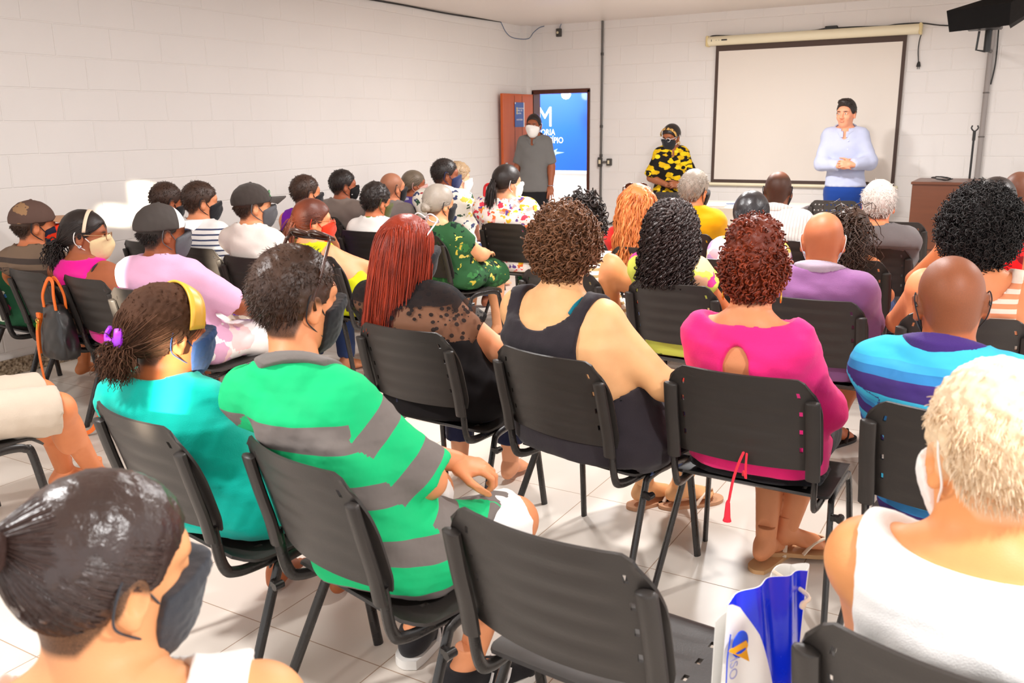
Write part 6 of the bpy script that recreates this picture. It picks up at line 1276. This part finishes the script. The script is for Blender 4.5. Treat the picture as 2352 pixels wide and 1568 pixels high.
# plastic carrier bag between the two front chairs
def bag():
    pl = aty(1664, 1384, 1.36); pr = aty(1853, 1310, 1.56); pb = aty(1640, 1566, 1.33)
    x = pr-pl; wdt = np.linalg.norm(x[:2]); az = math.degrees(math.atan2(-x[1], x[0])); dz = pr[2]-pl[2]
    r = local_root('carrier_bag', 'white and deep blue plastic carrier bag beside the white-haired man in the front', 'bag', (pl[0], pl[1], 0), az)
    h = pl[2]; dep = .10
    def front(u, v):           # u 0..1 across, v 0..1 up
        return np.stack([u*wdt-.012*(1-v), -.018*np.sin(u*PI)*np.sin(np.clip(v, 0, 1)*PI)+.006*np.sin(u*17+v*5)*v, .004+v*(h-.004+dz*(u**1.2)+.012*np.sin(u*PI))], -1)
    def fold(u, v):            # back panel with its folded side
        return np.stack([u*(wdt+.055*v)-.012*(1-v), dep*(.12+.70*u)+.006*np.sin(u*15+2), .004+v*(h-.004+dz*(u**1.1)*.8-.045+.015*np.sin(u*9))], -1)
    us = np.linspace(0, 1, 41); vs = np.linspace(0, 1, 41)
    def curve(u): return np.interp(u, [0, .08, .2, .38, .56, .75, .92, 1.0], [1.0, .985, .955, .86, .72, .54, .38, .32])
    wm = plain('bag_white', C(248, 246, 242), .35); bm = plain('bag_blue', C(0, 44, 236), .25, coat=.3)
    MB().sheet(front, us, vs, None, -.0015).build('front_panel', wm, r, smooth='auto')
    def blue(u, v):
        vv = curve(u)+(1-curve(u))*v; p = front(u, vv); p[..., 1] -= .0022; return p
    MB().sheet(blue, us, np.linspace(0, 1, 14), None, .001).build('blue_print', bm, r, smooth='auto')
    MB().sheet(fold, us, vs[::2], None, .0015).build('back_panel', wm, r, smooth='auto')
    def side(u, v): a = front(np.ones_like(v), v); b = fold(np.ones_like(v), v); q = a+(b-a)*u[..., None]; q[..., 0] += .028*np.sin(u*PI); return q
    MB().sheet(side, np.linspace(0, 1, 9), vs[::2], None, .0012).build('side_gusset', wm, r, smooth='auto')
    def at(px, py):            # picture point -> panel coordinates
        d = ray(px, py); a = math.radians(az); ex = np.array([math.cos(a), -math.sin(a), 0]); n = np.array([math.sin(a), math.cos(a), 0]); o = np.array([pl[0], pl[1], 0])-n*.022
        t = ((o-ORG)@n)/(d@n); p = ORG+d*t; return (p-np.array([pl[0], pl[1], 0]))@ex, p[2]
    yy = -.025
    cx, cz = at(1698, 1478); sx = abs(at(1716, 1478)[0]-cx)
    mb = MB(); th = np.linspace(0, 2*PI, 28, endpoint=False); mb.add([(cx+sx*math.cos(a)*.95, yy, cz+sx*1.25*math.sin(a)) for a in th]+[(cx+sx*math.cos(a)*.95, yy+.002, cz+sx*1.25*math.sin(a)) for a in th], [tuple(range(28))]+[(i, 28+i, 28+(i+1) % 28, (i+1) % 28) for i in range(28)])
    mb.build('round_mark', plain('mark_blue', C(10, 70, 214), .3), r)
    pts = [at(*q) for q in ((1669, 1493), (1710, 1468), (1714, 1478), (1711, 1488), (1717, 1516))]
    mb = MB(); n = len(pts); mb.add([(a, yy-.0015, b) for a, b in pts]+[(a, yy+.001, b) for a, b in pts], [tuple(range(n))[::-1]]+[(i, (i+1) % n, n+(i+1) % n, n+i) for i in range(n)]); mb.build('gold_mark', plain('mark_gold', C(236, 164, 0), .35), r)
    pts = [at(*q) for q in ((1685, 1497), (1693, 1492), (1708, 1484), (1708, 1488), (1697, 1497), (1689, 1499))]
    mb = MB(); n = len(pts); mb.add([(a, yy-.0022, b) for a, b in pts]+[(a, yy, b) for a, b in pts], [tuple(range(n))[::-1]]+[(i, (i+1) % n, n+(i+1) % n, n+i) for i in range(n)]); mb.build('inner_mark', MATS['mark_blue'], r)
    tx, tz_ = at(1674, 1512); hh = abs(at(1692, 1512)[0]-tx)
    text_mesh('lettering', 'ISO', hh/.72, plain('print_grey', C(150, 150, 190), .4), (tx, yy-.0005, tz_), Matrix(((0, 1, 0), (0, 0, -1), (-1, 0, 0))).to_euler(), r, .0004)
    a, b = at(1675, 1455), at(1665, 1566)
    MB().tube([(a[0], yy, a[1]), ((a[0]+b[0])/2-.003, yy, (a[1]+b[1])/2), (b[0], yy, b[1])], .0012, 6).build('printed_line', MATS['mark_blue'], r)
    c = at(1840, 1387); d = aty(1897, 1372, 1.50); dl = np.array([(d-np.array([pl[0], pl[1], 0]))@np.array([math.cos(math.radians(az)), -math.sin(math.radians(az)), 0]), .05, d[2]])
    MB().tube(smoothline([(c[0], -.024, c[1]), (c[0]+.03, -.012, c[1]+.004), tuple(dl)], 5), .0042, 8).lathe([(.001, 0), (.008, .002), (.008, .006), (.001, .008)], 12, M=Matrix.Translation((c[0], -.022, c[1]))@Matrix.Rotation(PI/2, 4, 'X')).build('handle', plain('cord_cream', C(240, 226, 206), .6), r, smooth='auto')
bag()
# handbag hanging on the magenta woman's chair
def handbag():
    s = S['p3']; a = math.radians(s.az); p = s.back-s.r*.235-s.f*.045; top = aty(152, 655, p[1])
    r = local_root('handbag', 'black handbag with orange straps hanging on the chair by the wall', 'handbag', (p[0], p[1], 0), s.az)
    blk_ = plain('leather_black', C(30, 28, 28), .38, coat=.2); ora = plain('strap_orange', C(238, 112, 30), .5)
    F = Field(axis(-.14, .14, .007), axis(-.10, .10, .007), axis(.36, .70, .007)); F.add(loft([.385, .42, .50, .58, .63, .655], [0]*6, [0]*6, np.array([.112, .118, .112, .098, .082, .06]), np.array([.060, .064, .058, .046, .034, .02]), 3.2), 0); F.warp(lambda X, Y, Z: .003*wob(X, Y, Z, .09))
    V, Fc = F.mesh(2); mesh_obj('bag_body', V, Fc, blk_, r)
    MB().sheet(lambda u, v: np.stack([-.119-.004*np.sin(v*PI)+0*u, u*.05*(1-.3*v), .392+v*.20], -1), np.linspace(-1, 1, 7), np.linspace(0, 1, 9), None, .008).build('side_panel', ora, r, smooth='auto')
    mb = MB()
    for y in (-.03, .02): mb.tube(smoothline([(-.055, y, .635), (-.05, y, .70), (-.01, y*.5, .775), (.03, y*.5, .765), (.055, y, .70), (.06, y, .63)], 6), .005, 6, r2=.011, up=(0, 1, 0))
    mb.build('handle', ora, r, smooth='auto')
    MB().box((-.075, -.066, .585), (-.045, -.052, .612), bev=.003).build('tab', ora, r)
    q = smoothline([(-.085, -.055, .56), (-.085, -.068, .50), (-.075, -.075, .38), (-.05, -.075, .22), (-.02, -.075, .08), (.0, -.075, .018), (.06, -.08, .010), (.13, -.05, .010), (.19, .0, .03), (.22, .03, .10)], 6)
    MB().tube(q, .0022, 6, r2=.012, up=(0, -1, 0)).build('shoulder_strap', ora, r, smooth='auto')
    th = np.linspace(0, 2*PI, 18, endpoint=False); MB().tube([(-.085+.012*math.cos(t_), -.058, .565+.012*math.sin(t_)) for t_ in th], .0025, 6, closed=True).tube([(-.085, -.06, .552), (-.085, -.066, .52)], .005, 8).build('clasp_ring', gold, r, smooth='auto')
handbag()
# brown bag on the lap of the red-haired woman
def lapbag():
    p = aty(1112, 795, 2.74); r = local_root('shoulder_bag', 'small tan and cream bag with metal clasp held beside the red-haired woman', 'handbag', (p[0], p[1], 0), 20)
    F = Field(axis(-.09, .09, .006), axis(-.06, .06, .006), axis(p[2]-.13, p[2]+.09, .006)); F.add(ell((0, 0, p[2]-.02), (.07, .04, .085)), 0); V, Fc = F.mesh(2); mesh_obj('bag_body', V, Fc, plain('leather_tan', C(150, 48, 14), .45), r)
    th = np.linspace(0, 2*PI, 30, endpoint=False); MB().tube([(.071*math.cos(a), -.0, p[2]-.02+.087*math.sin(a)) for a in th], .007, 6, closed=True).build('piping', plain('leather_cream', C(226, 206, 184), .5), r, smooth=True)
    MB().tube(smoothline([(-.05, 0, p[2]+.045), (-.02, -.0, p[2]+.078), (.03, 0, p[2]+.06), (.062, 0, p[2]+.02)], 6), .006, 6, r2=.012).build('frame_clasp', gold, r, smooth='auto')
lapbag()
# phone in the lilac man's hand
p = aty(573, 714, 2.98)
ph = local_root('phone', 'dark phone with a purple case held by the man in the lilac shirt', 'phone', tuple(p), 60)
MB().box((-.036, -.072, 0), (.036, .072, .008), bev=.003).build('case', plain('phone_purple', C(104, 60, 214), .4), ph); MB().box((-.033, -.069, .0082), (.033, .069, .0088)).build('screen', plain('phone_glass', C(20, 20, 26), .1), ph); ph.rotation_euler = (math.radians(18), math.radians(-14), math.radians(-60))
# ---------------------------------------------------------------- narrow lamps added behind the viewer for the low-sun strips; no shutter is built
def sun_strip(T, back, w_, h_, power, d=(-.45, .87, -.16), spread=2.2):
    d = np.array(d); d = d/np.linalg.norm(d); q = np.array(T)-d*back
    rot = Vector(d).to_track_quat('-Z', 'Y').to_euler(); o = area('sun_strip_lamp', q, w_, power, rot, (1, .90, .70), 'RECTANGLE', h_, math.radians(spread)); return o
sun_strip(aty(392, 880, 1.42), 2.4, .04, .22, .3)
sun_strip(aty(298, 640, 2.60), 3.6, .07, .30, .9)
sun_strip(aty(690, 505, 3.78), 4.2, .025, .2, .09)
sun_strip(atx(331, 462, XL), 4.0, .07, .24, .6, spread=1.2)
sun_strip(atx(268, 495, XL), 4.0, .08, .10, .30, spread=1.6)
